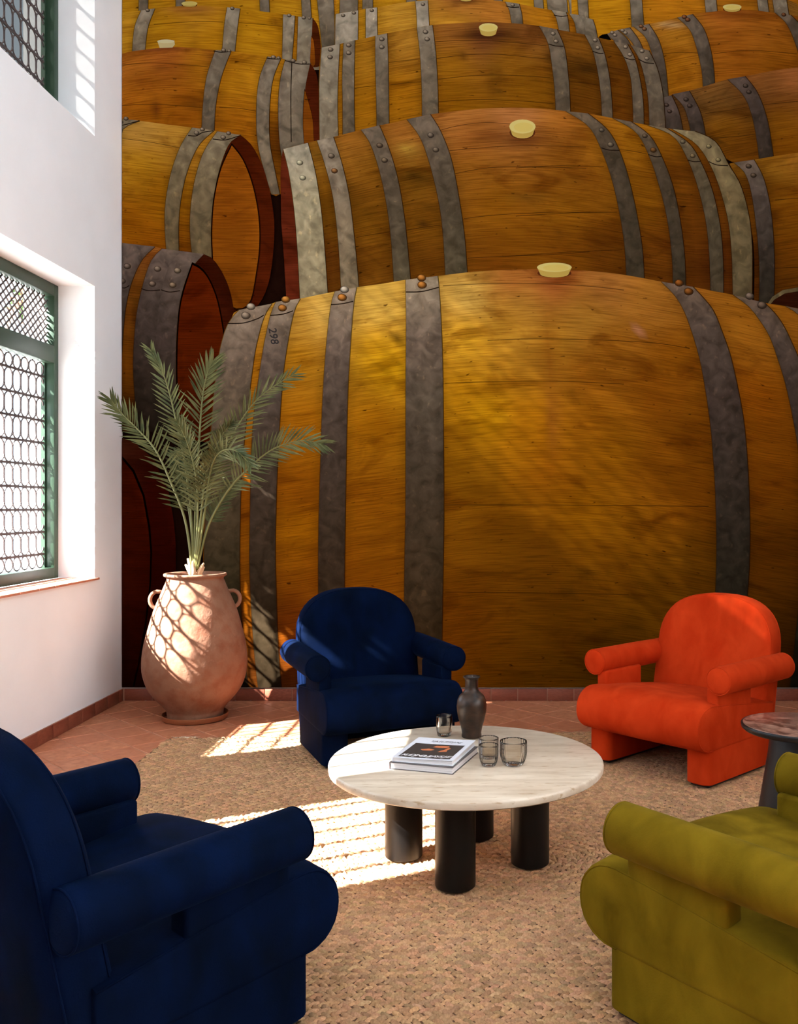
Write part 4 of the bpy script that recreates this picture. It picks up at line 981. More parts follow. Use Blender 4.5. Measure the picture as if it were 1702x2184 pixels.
Fb = barrel(FC, [(1, 0), (3, 1), (6, 1), (9, 2), (16, 3), (19, 3), (21, 3)], FW,
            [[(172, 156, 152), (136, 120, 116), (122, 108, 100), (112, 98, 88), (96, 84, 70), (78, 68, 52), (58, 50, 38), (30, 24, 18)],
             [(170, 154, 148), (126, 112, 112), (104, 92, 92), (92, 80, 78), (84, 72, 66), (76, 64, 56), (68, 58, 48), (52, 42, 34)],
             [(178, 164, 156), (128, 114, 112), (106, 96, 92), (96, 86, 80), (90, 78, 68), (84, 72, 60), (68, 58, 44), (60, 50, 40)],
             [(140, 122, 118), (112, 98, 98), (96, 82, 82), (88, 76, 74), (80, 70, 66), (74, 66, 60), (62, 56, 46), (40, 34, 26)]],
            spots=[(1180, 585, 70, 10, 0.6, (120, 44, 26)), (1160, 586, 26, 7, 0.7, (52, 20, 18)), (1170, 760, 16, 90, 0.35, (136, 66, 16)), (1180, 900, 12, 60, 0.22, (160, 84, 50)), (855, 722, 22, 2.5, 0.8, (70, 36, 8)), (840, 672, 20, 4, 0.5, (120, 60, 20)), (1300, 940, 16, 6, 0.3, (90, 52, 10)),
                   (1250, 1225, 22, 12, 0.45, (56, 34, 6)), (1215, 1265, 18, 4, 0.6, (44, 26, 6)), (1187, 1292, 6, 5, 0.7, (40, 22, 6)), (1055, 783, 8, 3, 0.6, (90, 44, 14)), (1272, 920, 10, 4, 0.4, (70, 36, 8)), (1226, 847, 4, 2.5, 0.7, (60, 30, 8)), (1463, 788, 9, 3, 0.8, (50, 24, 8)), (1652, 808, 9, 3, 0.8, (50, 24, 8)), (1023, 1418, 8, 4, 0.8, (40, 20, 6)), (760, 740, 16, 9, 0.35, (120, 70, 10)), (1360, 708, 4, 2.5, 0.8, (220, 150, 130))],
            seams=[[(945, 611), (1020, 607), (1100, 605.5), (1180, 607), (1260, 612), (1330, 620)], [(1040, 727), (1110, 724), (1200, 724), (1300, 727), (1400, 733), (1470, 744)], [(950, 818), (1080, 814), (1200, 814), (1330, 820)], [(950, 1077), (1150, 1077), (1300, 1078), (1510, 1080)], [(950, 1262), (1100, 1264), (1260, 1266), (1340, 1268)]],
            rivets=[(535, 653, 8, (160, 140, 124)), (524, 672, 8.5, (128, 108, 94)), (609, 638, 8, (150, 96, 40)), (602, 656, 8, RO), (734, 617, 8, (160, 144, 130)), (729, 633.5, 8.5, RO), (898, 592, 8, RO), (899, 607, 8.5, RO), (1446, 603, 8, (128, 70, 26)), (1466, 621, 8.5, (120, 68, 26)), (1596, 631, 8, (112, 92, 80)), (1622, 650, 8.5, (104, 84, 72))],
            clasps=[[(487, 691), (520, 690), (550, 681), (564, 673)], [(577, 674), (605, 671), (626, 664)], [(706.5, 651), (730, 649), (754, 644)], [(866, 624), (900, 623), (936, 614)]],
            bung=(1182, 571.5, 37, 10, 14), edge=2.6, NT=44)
# pencilled number on the second hoop
t_ = text_mesh('298', 0.075, 0.15, 0.0012)
t_.materials.append(mat('printed_pencil', srgb(22, 12, 12), 0.9))
LAYER[0] += 1
to = obj('printed_number', t_, Fb)
cxn, czn = mxz(584, 717)
to.location = (cxn, MY - 0.0001 * LAYER[0], czn)
to.rotation_euler = (math.radians(90), math.radians(80), 0)

# ------------------------------------------------------------------ armchairs (one design, four colours)
def chair_meshes(material):
    out = []
    # two plinth legs that run front to back
    for sx in (-1, 1):
        n = 6; pts = []
        x0, x1, y0, y1, r = 0.222, 0.356, -0.288, 0.262, 0.042
        for cx_, cy_, a0 in ((x1 - r, y1 - r, 0), (x0 + r, y1 - r, 90), (x0 + r, y0 + r, 180), (x1 - r, y0 + r, 270)):
            for k in range(n + 1):
                a = math.radians(a0 + 90 * k / n); pts.append((cx_ + r * math.cos(a), cy_ + r * math.sin(a)))
        if sx < 0: pts = [(-x, y) for x, y in reversed(pts)]
        c = (sum(p[0] for p in pts) / len(pts), sum(p[1] for p in pts) / len(pts)); m = len(pts)
        mb = MB()
        for z, e in ((0.012, 0.008), (0.018, 0.0), (0.185, 0.0)):
            mb.v += [(p[0] + (e if p[0] < c[0] else -e), p[1] + (e if p[1] < c[1] else -e), z) for p in pts]
        for q in range(2):
            mb.f += [(q * m + k, q * m + (k + 1) % m, (q + 1) * m + (k + 1) % m, (q + 1) * m + k) for k in range(m)]
        mb.f += [tuple(reversed(range(m))), tuple(range(2 * m, 3 * m))]
        out.append(('leg', mesh('leg', mb.v, mb.f, material, 50), None))
        g = MB(); g.box(*sorted((sx * (x0 + 0.02), sx * (x1 - 0.02))), y0 + 0.03, y1 - 0.03, 0.0, 0.013)
        out.append(('glide', mesh('glide', g.v, g.f, M_BLACKFOOT), len(out) - 1))
    # seat block with a rolled front
    ctrl = [(0.30, 0.172), (0.0, 0.170), (-0.25, 0.170), (-0.31, 0.176), (-0.352, 0.200), (-0.376, 0.245), (-0.378, 0.290), (-0.362, 0.335), (-0.328, 0.366), (-0.28, 0.381), (-0.20, 0.378), (0.0, 0.357), (0.30, 0.320)]
    prof = [ctrl[0]]
    for i in range(len(ctrl) - 1):
        p0, p1, p2, p3 = [Vector(ctrl[min(max(k, 0), len(ctrl) - 1)]) for k in (i - 1, i, i + 1, i + 2)]
        for t in (0.5, 1.0):
            q = 0.5 * ((2 * p1) + (p2 - p0) * t + (2 * p0 - 5 * p1 + 4 * p2 - p3) * t * t + (3 * p1 - p0 - 3 * p2 + p3) * t ** 3)
            prof.append((q.x, q.y))
    np_ = len(prof); mb = MB()
    st = [(-0.360, 0.018), (-0.3585, 0.008), (-0.354, 0.002), (-0.345, 0.0), (-0.28, 0), (-0.2, 0), (-0.1, 0), (0.0, 0)]
    st = st + [(-x, e) for x, e in reversed(st[:-1])]
    for x, e in st:
        for (y, z) in prof:
            cy_, cz_ = 0.0, 0.28
            dy = -e if y > 0.1 else (e if y < -0.25 else 0)
            dz = -e if (z > 0.33 or (y > -0.3 and z > 0.25)) else (e if z < 0.21 else 0)
            crown = 0.026 * (1 - (x / 0.36) ** 2) * (1.0 if (z > 0.36 or (y > -0.3 and z > 0.25)) else max(0.0, min(1.0, (z - 0.31) / 0.05))) * (0.6 + 0.4 * math.cos(max(-1, min(1, y / 0.4)) * 1.5))
            bow = -0.012 * (1 - (x / 0.36) ** 2) if y < -0.2 else 0
            mb.v.append((x, y + dy + bow, z + dz + crown))
    ns = len(st)
    for i in range(ns - 1):
        for k in range(np_):
            l = (k + 1) % np_
            mb.f.append((i * np_ + l, i * np_ + k, (i + 1) * np_ + k, (i + 1) * np_ + l))
    mb.f += [tuple(range(np_)), tuple(reversed(range((ns - 1) * np_, ns * np_)))]
    out.append(('seat', mesh('seat', mb.v, mb.f, material, 46), None)); si = len(out) - 1
    for sx in (-1, 1):
        mb = MB(); mb.tube([(sx * 0.356, y + (0.004 if y < -0.25 else 0), z + (0.004 if z < 0.21 else -0.004 if (z > 0.33 or (y > -0.3 and z > 0.25)) else 0)) for y, z in prof[4:]], 0.0032, 5)
        out.append(('piping', mesh('piping', mb.v, mb.f, material, 180), si))
    # arched backrest from the floor to the crown
    hw, zb, zc, zt = 0.340, 0.014, 0.56, 0.83
    ol = [(-hw, zb), (-hw, 0.2), (-hw, 0.4)]
    for k in range(25):
        a = math.pi - math.pi * k / 24
        c_, s_ = math.cos(a), math.sin(a)
        ol.append((hw * math.copysign(abs(c_) ** (2 / 2.6), c_), zc + (zt - zc) * abs(s_) ** (2 / 2.35)))
    ol += [(hw, 0.4), (hw, 0.2), (hw, zb)]
    T = 0.135
    def ringpts(inset, yo):
        k = 1 - inset / hw
        return [(x * k, yo + 0.20 * (z - 0.33), zb + inset * 0.4 + (z - zb) * (zt - zb - inset * 1.4) / (zt - zb)) for x, z in ol]
    rings = [ringpts(0.17, 0.224), ringpts(0.10, 0.228), ringpts(0.045, 0.236), ringpts(0.016, 0.245), ringpts(0.004, 0.258), ringpts(0.0, 0.275), ringpts(0.0, 0.275 + T - 0.06), ringpts(0.006, 0.24 + T - 0.012), ringpts(0.03, 0.24 + T), ringpts(0.10, 0.24 + T + 0.006)]
    mb = MB(); m = len(ol)
    for r_ in rings: mb.v += r_
    for q in range(len(rings) - 1):
        mb.f += [(q * m + k, q * m + (k + 1) % m, (q + 1) * m + (k + 1) % m, (q + 1) * m + k) for k in range(m)]
    mb.f += [tuple(reversed(range(m))), tuple(range((len(rings) - 1) * m, len(rings) * m))]
    out.append(('backrest', mesh('backrest', mb.v, mb.f, material, 60), None)); bi = len(out) - 1
    mb = MB(); mb.tube([(p[0] * 1.003, p[1] + 0.001, p[2]) for p in rings[4]], 0.0028, 5)
    out.append(('piping', mesh('piping', mb.v, mb.f, material, 180), bi))
    mb = MB(); mb.tube([(p[0] * 1.004, p[1], p[2]) for p in rings[7]], 0.0028, 5)
    out.append(('piping', mesh('piping', mb.v, mb.f, material, 180), bi))
    # arms: bolsters on upholstered blocks
    for sx in (-1, 1):
        n = 32; mb = MB(); ra = 0.066; y0, y1, zc_ = -0.228, 0.385, 0.492
        ys_ = [(y0, ra - 0.016), (y0 + 0.003, ra - 0.007), (y0 + 0.010, ra - 0.001), (y0 + 0.02, ra), (0.08, ra + 0.001), (y1 - 0.02, ra), (y1 - 0.010, ra - 0.001), (y1 - 0.003, ra - 0.007), (y1, ra - 0.016)]
        ys_ = [(y0 - 0.004, 0.02)] + ys_ + [(y1 + 0.004, 0.02)]
        for y, r_ in ys_:
            for k in range(n):
                a = 2 * math.pi * k / n; mb.v.append((sx * 0.366 + r_ * math.cos(a), y, zc_ + r_ * math.sin(a)))
        for q in range(len(ys_) - 1):
            mb.f += [(q * n + k, q * n + (k + 1) % n, (q + 1) * n + (k + 1) % n, (q + 1) * n + k) for k in range(n)]
        mb.f += [tuple(range(n)), tuple(reversed(range((len(ys_) - 1) * n, len(ys_) * n)))]
        mb.f = [tuple(reversed(f)) for f in mb.f]
        out.append(('arm', mesh('arm', mb.v, mb.f, material, 60), None)); ai = len(out) - 1
        for yy in (y0 + 0.006, y1 - 0.006):
            p = MB(); p.tube([(sx * 0.366 + (ra - 0.002) * math.cos(2 * math.pi * k / 28), yy, zc_ + (ra - 0.002) * math.sin(2 * math.pi * k / 28)) for k in range(28)], 0.0028, 5, closed=True)
            out.append(('piping', mesh('piping', p.v, p.f, material, 180), ai))
        b = MB(); b.box(*sorted((sx * 0.296, sx * 0.357)), -0.215, 0.09, 0.29, 0.452)
        me = mesh('arm_support', b.v, b.f, material); bm = bmesh.new(); bm.from_mesh(me)
        bmesh.ops.bevel(bm, geom=list(bm.edges), offset=0.012, segments=3, affect='EDGES', profile=0.5); bm.to_mesh(me); bm.free()
        me.shade_smooth(); me.set_sharp_from_angle(angle=math.radians(60))
        out.append(('arm_support', me, None))
    return out

def armchair(material, x, y, th, label):
    root = empty('armchair', (x, y, RUGZ), th)
    tag(root, label, 'armchair', 'velvet armchairs around the coffee table')
    made = []
    for name, me, par in chair_meshes(material):
        made.append(obj(name, me, root if par is None else made[par]))
    return root
armchair(M_BLUE, -0.59, 4.897, 0.422, 'dark blue velvet armchair standing next to the tall clay jar')
armchair(M_ORANGE, 0.982, 4.63, -0.804, 'burnt orange velvet armchair with bolster arms')
armchair(M_BLUE, -0.896, 2.30, 2.504, 'dark blue velvet armchair turned with its back to the white window wall')
armchair(M_OLIVE, 0.767, 2.356, 3.822, 'olive green velvet armchair with bolster arms')

# ------------------------------------------------------------------ coffee table
TX, TY, TZ = -0.070, 3.368, 0.388
ct = empty('coffee_table', (TX, TY, RUGZ))
tag(ct, 'round travertine coffee table on four black cylinder legs', 'table')
mb = MB(); n = 96
R_ = 0.503; zt = TZ - RUGZ
pr = [(R_ - 0.006, zt - 0.030), (R_ - 0.001, zt - 0.026), (R_, zt - 0.020), (R_, zt - 0.008), (R_ - 0.002, zt - 0.003), (R_ - 0.007, zt)]
b0 = mb.lathe(pr, n); mb.cap(b0, n, True); mb.cap(b0 + n * (len(pr) - 1), n)
mb.build('table_top', M_TRAV, ct, 40)
for k in range(4):
    a = math.radians(-8 + 90 * k)
    mb = MB(); pr = [(0.066, 0.0), (0.0695, 0.003), (0.070, 0.01), (0.070, zt - 0.031), (0.069, zt - 0.030)]
    b0 = mb.lathe(pr, 40); mb.cap(b0, 40, True); mb.cap(b0 + 40 * 4, 40)
    mb.build('leg', M_BLACKWOOD, ct, 40, loc=(0.236 * math.cos(a), 0.236 * math.sin(a), 0))

# side table
st_ = empty('side_table', (1.172, 3.42, RUGZ))
tag(st_, 'small round side table with brown marble top on a black flared column', 'table')
mb = MB(); n = 64; zt2 = 0.5 - RUGZ
pr = [(0.196, zt2 - 0.024), (0.205, zt2 - 0.016), (0.207, zt2 - 0.004), (0.205, zt2 - 0.001), (0.2, zt2 - 0.001)]
b0 = mb.lathe(pr, n); mb.cap(b0, n, True); mb.cap(b0 + n * 4, n); mb.build('top_rim', M_BLACKMETAL, st_, 50)
mb = MB(); pr = [(0.199, zt2 - 0.001), (0.1985, zt2 + 0.0005), (0.197, zt2 + 0.001)]
b0 = mb.lathe(pr, n); mb.cap(b0 + n * 2, n); mb.build('table_top', M_REDMARBLE, st_, 50)
mb = MB(); pr = [(0.172, 0.0), (0.174, 0.004), (0.170, 0.012), (0.150, 0.12), (0.128, 0.25), (0.108, 0.38), (0.098, zt2 - 0.024)]
b0 = mb.lathe(pr, n); mb.cap(b0, n, True); mb.cap(b0 + n * 6, n); mb.build('column', M_BLACKMETAL, st_, 50)

# ------------------------------------------------------------------ things on the coffee table
vx, vy = -0.055, 3.672
va = empty('vase', (vx, vy, TZ + 0.0005)); tag(va, 'dark bronze glazed bottle vase with flared lip', 'vase')
prof = [(0.036, 0.0), (0.040, 0.003), (0.040, 0.010), (0.0385, 0.018), (0.044, 0.045), (0.053, 0.075), (0.059, 0.105), (0.0605, 0.125), (0.058, 0.148), (0.050, 0.166), (0.038, 0.178), (0.030, 0.185), (0.0272, 0.192), (0.0262, 0.205), (0.0262, 0.228), (0.0285, 0.236), (0.034, 0.241), (0.0352, 0.243), (0.034, 0.2445), (0.029, 0.242), (0.0235, 0.234), (0.0225, 0.205), (0.022, 0.19)]
mb = MB(); b0 = mb.lathe(prof, 56); mb.cap(b0, 56, True); mb.cap(b0 + 56 * (len(prof) - 1), 56)
mb.build('vase_body', M_VASE, va, 60)

def glass(x, y, hgt, rt, rb, ribs, label, top_plain=0.0, amp=0.05):
    t = 0.0022
    def rad(u):      # outer radius over relative height
        return rb + (rt - rb) * min(1.0, (1 - (1 - min(u / 0.62, 1)) ** 2.2)) if u < 0.62 else rt * (1.0 + 0.0 * u)
    prof = [(rb - 0.006, 0.0), (rb - 0.001, 0.0015)]
    for u in np.linspace(0.03, 1.0, 14): prof.append((rad(float(u)), float(u) * hgt))
    outer = list(prof)
    inner = [(rad(float(u)) - t, float(u) * hgt) for u in np.linspace(0.995, 0.14, 12)] + [(max(rb - 0.010, 0.006), 0.0105)]
    lim = hgt * (1 - top_plain)
    def mod(a, z): return 1 + (amp * (abs(math.cos(ribs * a / 2)) - 0.6) if 0.004 < z < lim else 0)
    n = ribs * 4; mb = MB()
    b0 = mb.lathe(outer, n, mod=mod)
    b1 = mb.lathe(inner, n)
    lo = b0 + n * (len(outer) - 1)
    for k in range(n): mb.f.append((lo + k, lo + (k + 1) % n, b1 + (k + 1) % n, b1 + k))
    mb.cap(b0, n, True); mb.cap(b1 + n * (len(inner) - 1), n)
    o = mb.build('drinking_glass', M_GLASS, None, 180, (x, y, TZ + 0.0006))
    tag(o, label, 'glass')
glass(-0.166, 3.69, 0.083, 0.0325, 0.026, 24, 'plain-rimmed ribbed tumbler standing behind the books', 0.45)
glass(0.0125, 3.268, 0.075, 0.0345, 0.024, 22, 'narrow ribbed tumbler next to the corner of the books')
glass(0.101, 3.28, 0.086, 0.0485, 0.034, 26, 'widest ribbed glass tumbler on the coffee table')
glass(0.012, 3.362, 0.076, 0.037, 0.026, 24, 'ribbed tumbler between the vase and the narrow tumbler')

M_PAPER = mat('page_edges', srgb(214, 208, 206), 0.8)
_c, _, _ = noise_ramp(M_PAPER, srgb(176, 170, 170), srgb(226, 222, 222), 3, 2, 0.35, 0.65, 'Object', (0.3, 0.3, 260))
lk(M_PAPER, _c, bsdf(M_PAPER).inputs['Base Color'])
M_COVERW = mat('white_cover', srgb(226, 228, 236), 0.35)
M_COVERG = mat('grey_cover', srgb(84, 76, 76), 0.45)
M_INK = mat('black_ink', srgb(38, 34, 36), 0.4)
M_PHOTO = mat('dark_print', srgb(62, 58, 56), 0.4)
M_INKW = mat('white_ink', srgb(228, 226, 226), 0.4)
M_SKIN = mat('orange_print', srgb(206, 122, 80), 0.4)

def book(name, label, c, w, d, z0, th, rot, cover, bend=0.0):
    b = empty(name, (c[0], c[1], z0), rot); tag(b, label, 'book')
    def slab(nm, x0, x1, y0, y1, za, zb, m):
        # grid along x so that a cover can curl
        k = 12; mb = MB()
        for i in range(k + 1):
            x = x0 + (x1 - x0) * i / k
            lift = bend * ((x - (-w / 2)) / w) ** 3 * (za / th if th else 0)
            for (y, z) in ((y0, za), (y1, za), (y1, zb), (y0, zb)): mb.v.append((x, y, z + lift))
        for i in range(k):
            for q in range(4):
                r_ = (q + 1) % 4
                mb.f.append((i * 4 + q, (i + 1) * 4 + q, (i + 1) * 4 + r_, i * 4 + r_))
        mb.f += [(3, 2, 1, 0), (k * 4, k * 4 + 1, k * 4 + 2, k * 4 + 3)]
        mb.f = [tuple(reversed(f)) for f in mb.f]
        return mb.build(nm, m, b)
    slab('back_cover', -w / 2, w / 2, -d / 2, d / 2, 0.0, 0.0018, cover)
    slab('pages', -w / 2 + 0.003, w / 2 - 0.004, -d / 2 + 0.003, d / 2 - 0.003, 0.0018, th - 0.0018, M_PAPER)
    slab('spine', -w / 2 - 0.0012, -w / 2 + 0.003, -d / 2, d / 2, 0.0, th, cover)
    top = slab('front_cover', -w / 2, w / 2, -d / 2, d / 2, th - 0.0018, th, cover)
    return b, top, slab
# corners of the upper cover read from the photo give size and turn
zc1 = TZ + 0.046
p_nl, p_nr, p_fl = on_floor(834.8, 1610.6, zc1), on_floor(961.9, 1621.7, zc1), on_floor(895.3, 1569.6, zc1)
p_fr = on_floor(1017.4, 1577.9, zc1)
cen = (p_nl + p_nr + p_fl + p_fr) / 4
rotb = math.atan2((p_nr - p_nl).y + (p_fr - p_fl).y, (p_nr - p_nl).x + (p_fr - p_fl).x)
wB = ((p_nr - p_nl).length + (p_fr - p_fl).length) / 2; dB = ((p_fl - p_nl).length + (p_fr - p_nr).length) / 2
ax, ay = Vector((math.cos(rotb), math.sin(rotb), 0)), Vector((-math.sin(rotb), math.cos(rotb), 0))
c2 = cen - ax * 0.002 - ay * 0.012
book('hardback_book', 'grey hardback book lying under the white magazine', (c2.x + 0.006, c2.y), wB + 0.012, dB + 0.004, TZ + 0.0005, 0.024, rotb - 0.02, M_COVERG)
bk, top, slab = book('magazine', 'white softcover magazine with a dark cover picture', (cen.x, cen.y), wB, dB, TZ + 0.0252, 0.016, rotb + 0.01, M_COVERW, 0.004)
zt_ = 0.0160
slab('cover_picture', -wB * 0.42, wB * 0.43, -dB * 0.455, dB * 0.20, zt_ + 0.0001, zt_ + 0.0003, M_PHOTO)
def on_cover(nm, me, m, x, y, dz=0.0008):
    me.materials.clear(); me.materials.append(m)
    o = obj(nm, me, bk); u = (x + wB / 2) / wB
    o.location = (x, y, zt_ + dz + 0.004 * u ** 3); o.rotation_euler = (0, -math.atan(3 * 0.004 * u * u / wB), 0)
    return o
for i, ch in enumerate('YAIUTPJXJ'):
    on_cover('title_letter', text_mesh(ch, 0.026, 0.35), M_INK, wB * (-0.19 + 0.062 * i), dB * 0.33)
for i, ch in enumerate('KUOJNOUJAYSJE'):
    on_cover('subtitle_letter', text_mesh(ch, 0.034, 0.3, 0.0006), M_INKW, wB * (-0.36 + 0.0605 * i), -dB * 0.37)
def blob(pts):
    return mesh('figure_print', [(x * wB, y * dB, 0) for x, y in pts], [tuple(range(len(pts)))])
on_cover('cover_figure', blob([(-0.17, 0.0), (-0.05, 0.05), (0.06, 0.02), (0.02, -0.04), (-0.12, -0.05)]), M_SKIN, -wB * 0.04, -dB * 0.08)
on_cover('cover_figure', blob([(-0.1, -0.02), (-0.06, 0.05), (0.06, 0.07), (0.15, 0.06), (0.17, 0.02), (0.12, -0.03), (0.0, -0.03)]), M_SKIN, wB * 0.04, dB * 0.07)
on_cover('cover_figure', blob([(0.04, 0.12), (0.09, 0.1), (0.06, 0.0), (0.08, -0.06), (-0.06, -0.09), (-0.04, -0.03), (0.0, 0.02)]), M_SKIN, wB * 0.17, -dB * 0.07)

# ------------------------------------------------------------------ clay jar, saucer and palm
PX, PY = -1.797, 5.655
sa = empty('plant_saucer', (PX, PY, 0.0005)); tag(sa, 'shallow brown saucer under the tall clay jar', 'saucer')
prof = [(0.185, 0.0), (0.194, 0.006), (0.200, 0.034), (0.198, 0.036), (0.194, 0.034), (0.188, 0.010), (0.0, 0.009)]
mb = MB(); b0 = mb.lathe(prof[:-1], 64); mb.cap(b0, 64, True); mb.cap(b0 + 64 * 5, 64); mb.build('saucer_dish', M_SAUCER, sa, 50)
jar = empty('clay_jar', (PX, PY, 0.0105)); tag(jar, 'tall weathered terracotta jar with two small loop handles', 'jar')
cp = [(0.155, 0.0), (0.164, 0.006), (0.168, 0.03), (0.173, 0.052), (0.204, 0.09), (0.25, 0.142), (0.283, 0.195), (0.307, 0.272), (0.3125, 0.35), (0.302, 0.457), (0.2767, 0.563), (0.2475, 0.668), (0.203, 0.775), (0.178, 0.835), (0.171, 0.855), (0.174, 0.866), (0.187, 0.874), (0.190, 0.882), (0.187, 0.889), (0.178, 0.891), (0.168, 0.886), (0.160, 0.87), (0.158, 0.845)]
prof = []
for i in range(len(cp) - 1):
    p0, p1, p2, p3 = [Vector(cp[min(max(k, 0), len(cp) - 1)]) for k in (i - 1, i, i + 1, i + 2)]
    for t in (0, 1 / 3, 2 / 3):
        q = 0.5 * ((2 * p1) + (p2 - p0) * t + (2 * p0 - 5 * p1 + 4 * p2 - p3) * t * t + (3 * p1 - p0 - 3 * p2 + p3) * t ** 3); prof.append((q.x, q.y))
prof.append(cp[-1])
mb = MB(); b0 = mb.lathe(prof, 72, mod=lambda a, z: 1 + 0.006 * math.sin(2 * a + z * 5) + 0.004 * math.sin(5 * a - z * 9)); mb.cap(b0, 72, True); mb.cap(b0 + 72 * (len(prof) - 1), 72)
mb.build('jar_body', M_POT, jar, 60)
mb = MB(); b0 = mb.lathe([(0.16, 0.846), (0.1, 0.852), (0.03, 0.858)], 32); mb.cap(b0 + 64, 32); mb.build('soil', M_SOIL, jar, 60)
vdir = math.atan2(PX, PY)
for sx in (-1, 1):
    pts = []
    for k in range(13):
        a = math.radians(100 - 215 * k / 12)
        pts.append((0.222 + 0.046 * math.cos(a) + (0.018 if k == 12 else 0), 0.0, 0.728 + 0.052 * math.sin(a)))
    pts = [(0.19, 0, 0.775)] + pts[1:] + [(0.236, 0, 0.655)]
    mb = MB(); mb.tube([(sx * x, y, z) for x, y, z in pts], [0.012] + [0.0125] * 11 + [0.014] * 2, 10)
    o = mb.build('handle', M_POT, jar, 180); o.rotation_euler = (0, 0, -vdir * 0.6)

palm = empty('potted_palm', (PX, PY, 0.86)); tag(palm, 'young date palm with spiky grey-green fronds growing in the clay jar', 'palm')
def zp(p, dy):      # enlarged-photo coordinates to palm space, at the jar's distance plus an offset
    px, py = 200 + p[0] / 3.273, 700 + p[1] / 3.273
    Y = PY + dy
    return Vector(((px - CX) * Y / FPX - PX, dy, CAMH - (py - CY) * Y / FPX - 0.86))
FR = [  # points, depth offsets (base .. tip), leaflet length, start
    ([(690, 1700), (640, 1350), (540, 1080), (430, 850), (300, 700), (190, 590), (120, 500)], -0.12, 0.150, 0.22, 0.3),
    ([(692, 1700), (680, 1300), (635, 950), (575, 650), (500, 360), (400, 150)], 0.06, 0.140, 0.24, -0.2),
    ([(700, 1700), (712, 1200), (735, 800), (755, 520), (785, 340), (830, 230)], 0.14, 0.165, 0.3, 0.15),
    ([(712, 1700), (770, 1300), (860, 1000), (1000, 690), (1170, 470), (1400, 320)], 0.10, 0.150, 0.26, 0.1),
    ([(718, 1700), (800, 1380), (940, 1130), (1090, 970), (1250, 845), (1440, 785), (1600, 810)], -0.06, 0.155, 0.34, -0.1),
    ([(710, 1700), (765, 1350), (800, 1080), (840, 920), (910, 850), (1000, 860), (1100, 960)], -0.28, 0.135, 0.3, 0.2),
    ([(702, 1700), (725, 1350), (715, 1050), (660, 820), (580, 640)], -0.18, 0.125, 0.3, -0.3),
    ([(706, 1700), (750, 1300), (790, 1000), (880, 780), (960, 660)], -0.22, 0.125, 0.3, 0.35),
    ([(698, 1700), (680, 1380), (640, 1150), (600, 980), (560, 880)], 0.20, 0.11, 0.35, 0.2),
    ([(715, 1700), (790, 1400), (890, 1200), (1000, 1080)], 0.16, 0.09, 0.4, 0.0),
]
for fi, (pts, dy, LL, start, roll) in enumerate(FR):
    P_ = [zp(p, dy * (i / (len(pts) - 1)) ** 1.3) for i, p in enumerate(pts)]
    N = 48; path = []
    for i in range(N + 1):
        u = i / N * (len(P_) - 1); k = min(int(u), len(P_) - 2); t = u - k
        p0, p1, p2, p3 = P_[max(k - 1, 0)], P_[k], P_[k + 1], P_[min(k + 2, len(P_) - 1)]
        path.append(0.5 * ((2 * p1) + (p2 - p0) * t + (2 * p0 - 5 * p1 + 4 * p2 - p3) * t * t + (3 * p1 - p0 - 3 * p2 + p3) * t ** 3))
    mb = MB(); mb.tube(path, [0.0075 * (1 - 0.8 * i / N) + 0.0012 for i in range(N + 1)], 6)
    fr = mb.build('frond', M_RACHIS, palm, 180)
    lv = MB()
    nl = int(17 + 26 * (1 - start))
    for side in (-1, 1):
        for j in range(nl):
            u = start + (1 - start) * (j + 0.25 * (side > 0) + R.uniform(-0.2, 0.2)) / nl
            u = min(max(u, 0.02), 0.995); i = min(int(u * N), N - 1)
            p = path[i].lerp(path[i + 1], u * N - i); tg = (path[min(i + 2, N)] - path[max(i - 1, 0)]).normalized()
            toc = Vector((0.31, -0.95, 0.05))
            nrm = (toc - tg * toc.dot(tg)).normalized(); nrm = Matrix.Rotation(roll + R.uniform(-0.15, 0.15), 3, tg) @ nrm
            sd = tg.cross(nrm) * side
            v = (u - start) / (1 - start)
            ang = math.radians(58 - 38 * v + R.uniform(-8, 8))
            d = (tg * math.cos(ang) + sd * math.sin(ang) + nrm * R.uniform(0.05, 0.45)).normalized()
            L = LL * (0.55 + 0.6 * math.sin(math.pi * min(1, 0.25 + 0.72 * v)) ** 0.8) * R.uniform(0.8, 1.1)
            w = 0.0062 * R.uniform(0.8, 1.2)
            ws = d.cross(nrm).normalized()
            drop = Vector((0, 0, -0.10 * L))
            q = []
            for (s_, wk, dr) in ((0.0, 0.35, 0), (0.3, 1.0, 0.15), (0.7, 0.75, 0.55), (1.0, 0.02, 1.0)):
                c_ = p + d * (L * s_) + drop * dr
                q += [c_ - ws * w * wk + nrm * w * 0.45 * wk, c_, c_ + ws * w * wk + nrm * w * 0.45 * wk]
            lv.add(q, [(3 * a + b, 3 * a + b + 1, 3 * a + b + 4, 3 * a + b + 3) for a in range(3) for b in range(2)])
    o = lv.build('leaflets', M_LEAF, fr); o['kind'] = 'stuff'
for k in range(9):
    a = 2 * math.pi * k / 9 + R.uniform(-0.2, 0.2); r0 = 0.026; r1 = R.uniform(0.045, 0.078); hh = R.uniform(0.075, 0.135)
    mb = MB(); mb.tube([(r0 * math.cos(a), r0 * math.sin(a), -0.012), ((r0 + 0.006) * math.cos(a), (r0 + 0.006) * math.sin(a), hh * 0.5), (r1 * math.cos(a), r1 * math.sin(a), hh)], [0.017, 0.014, 0.006], 7)
    mb.build('leaf_base', M_STUB, palm, 180)

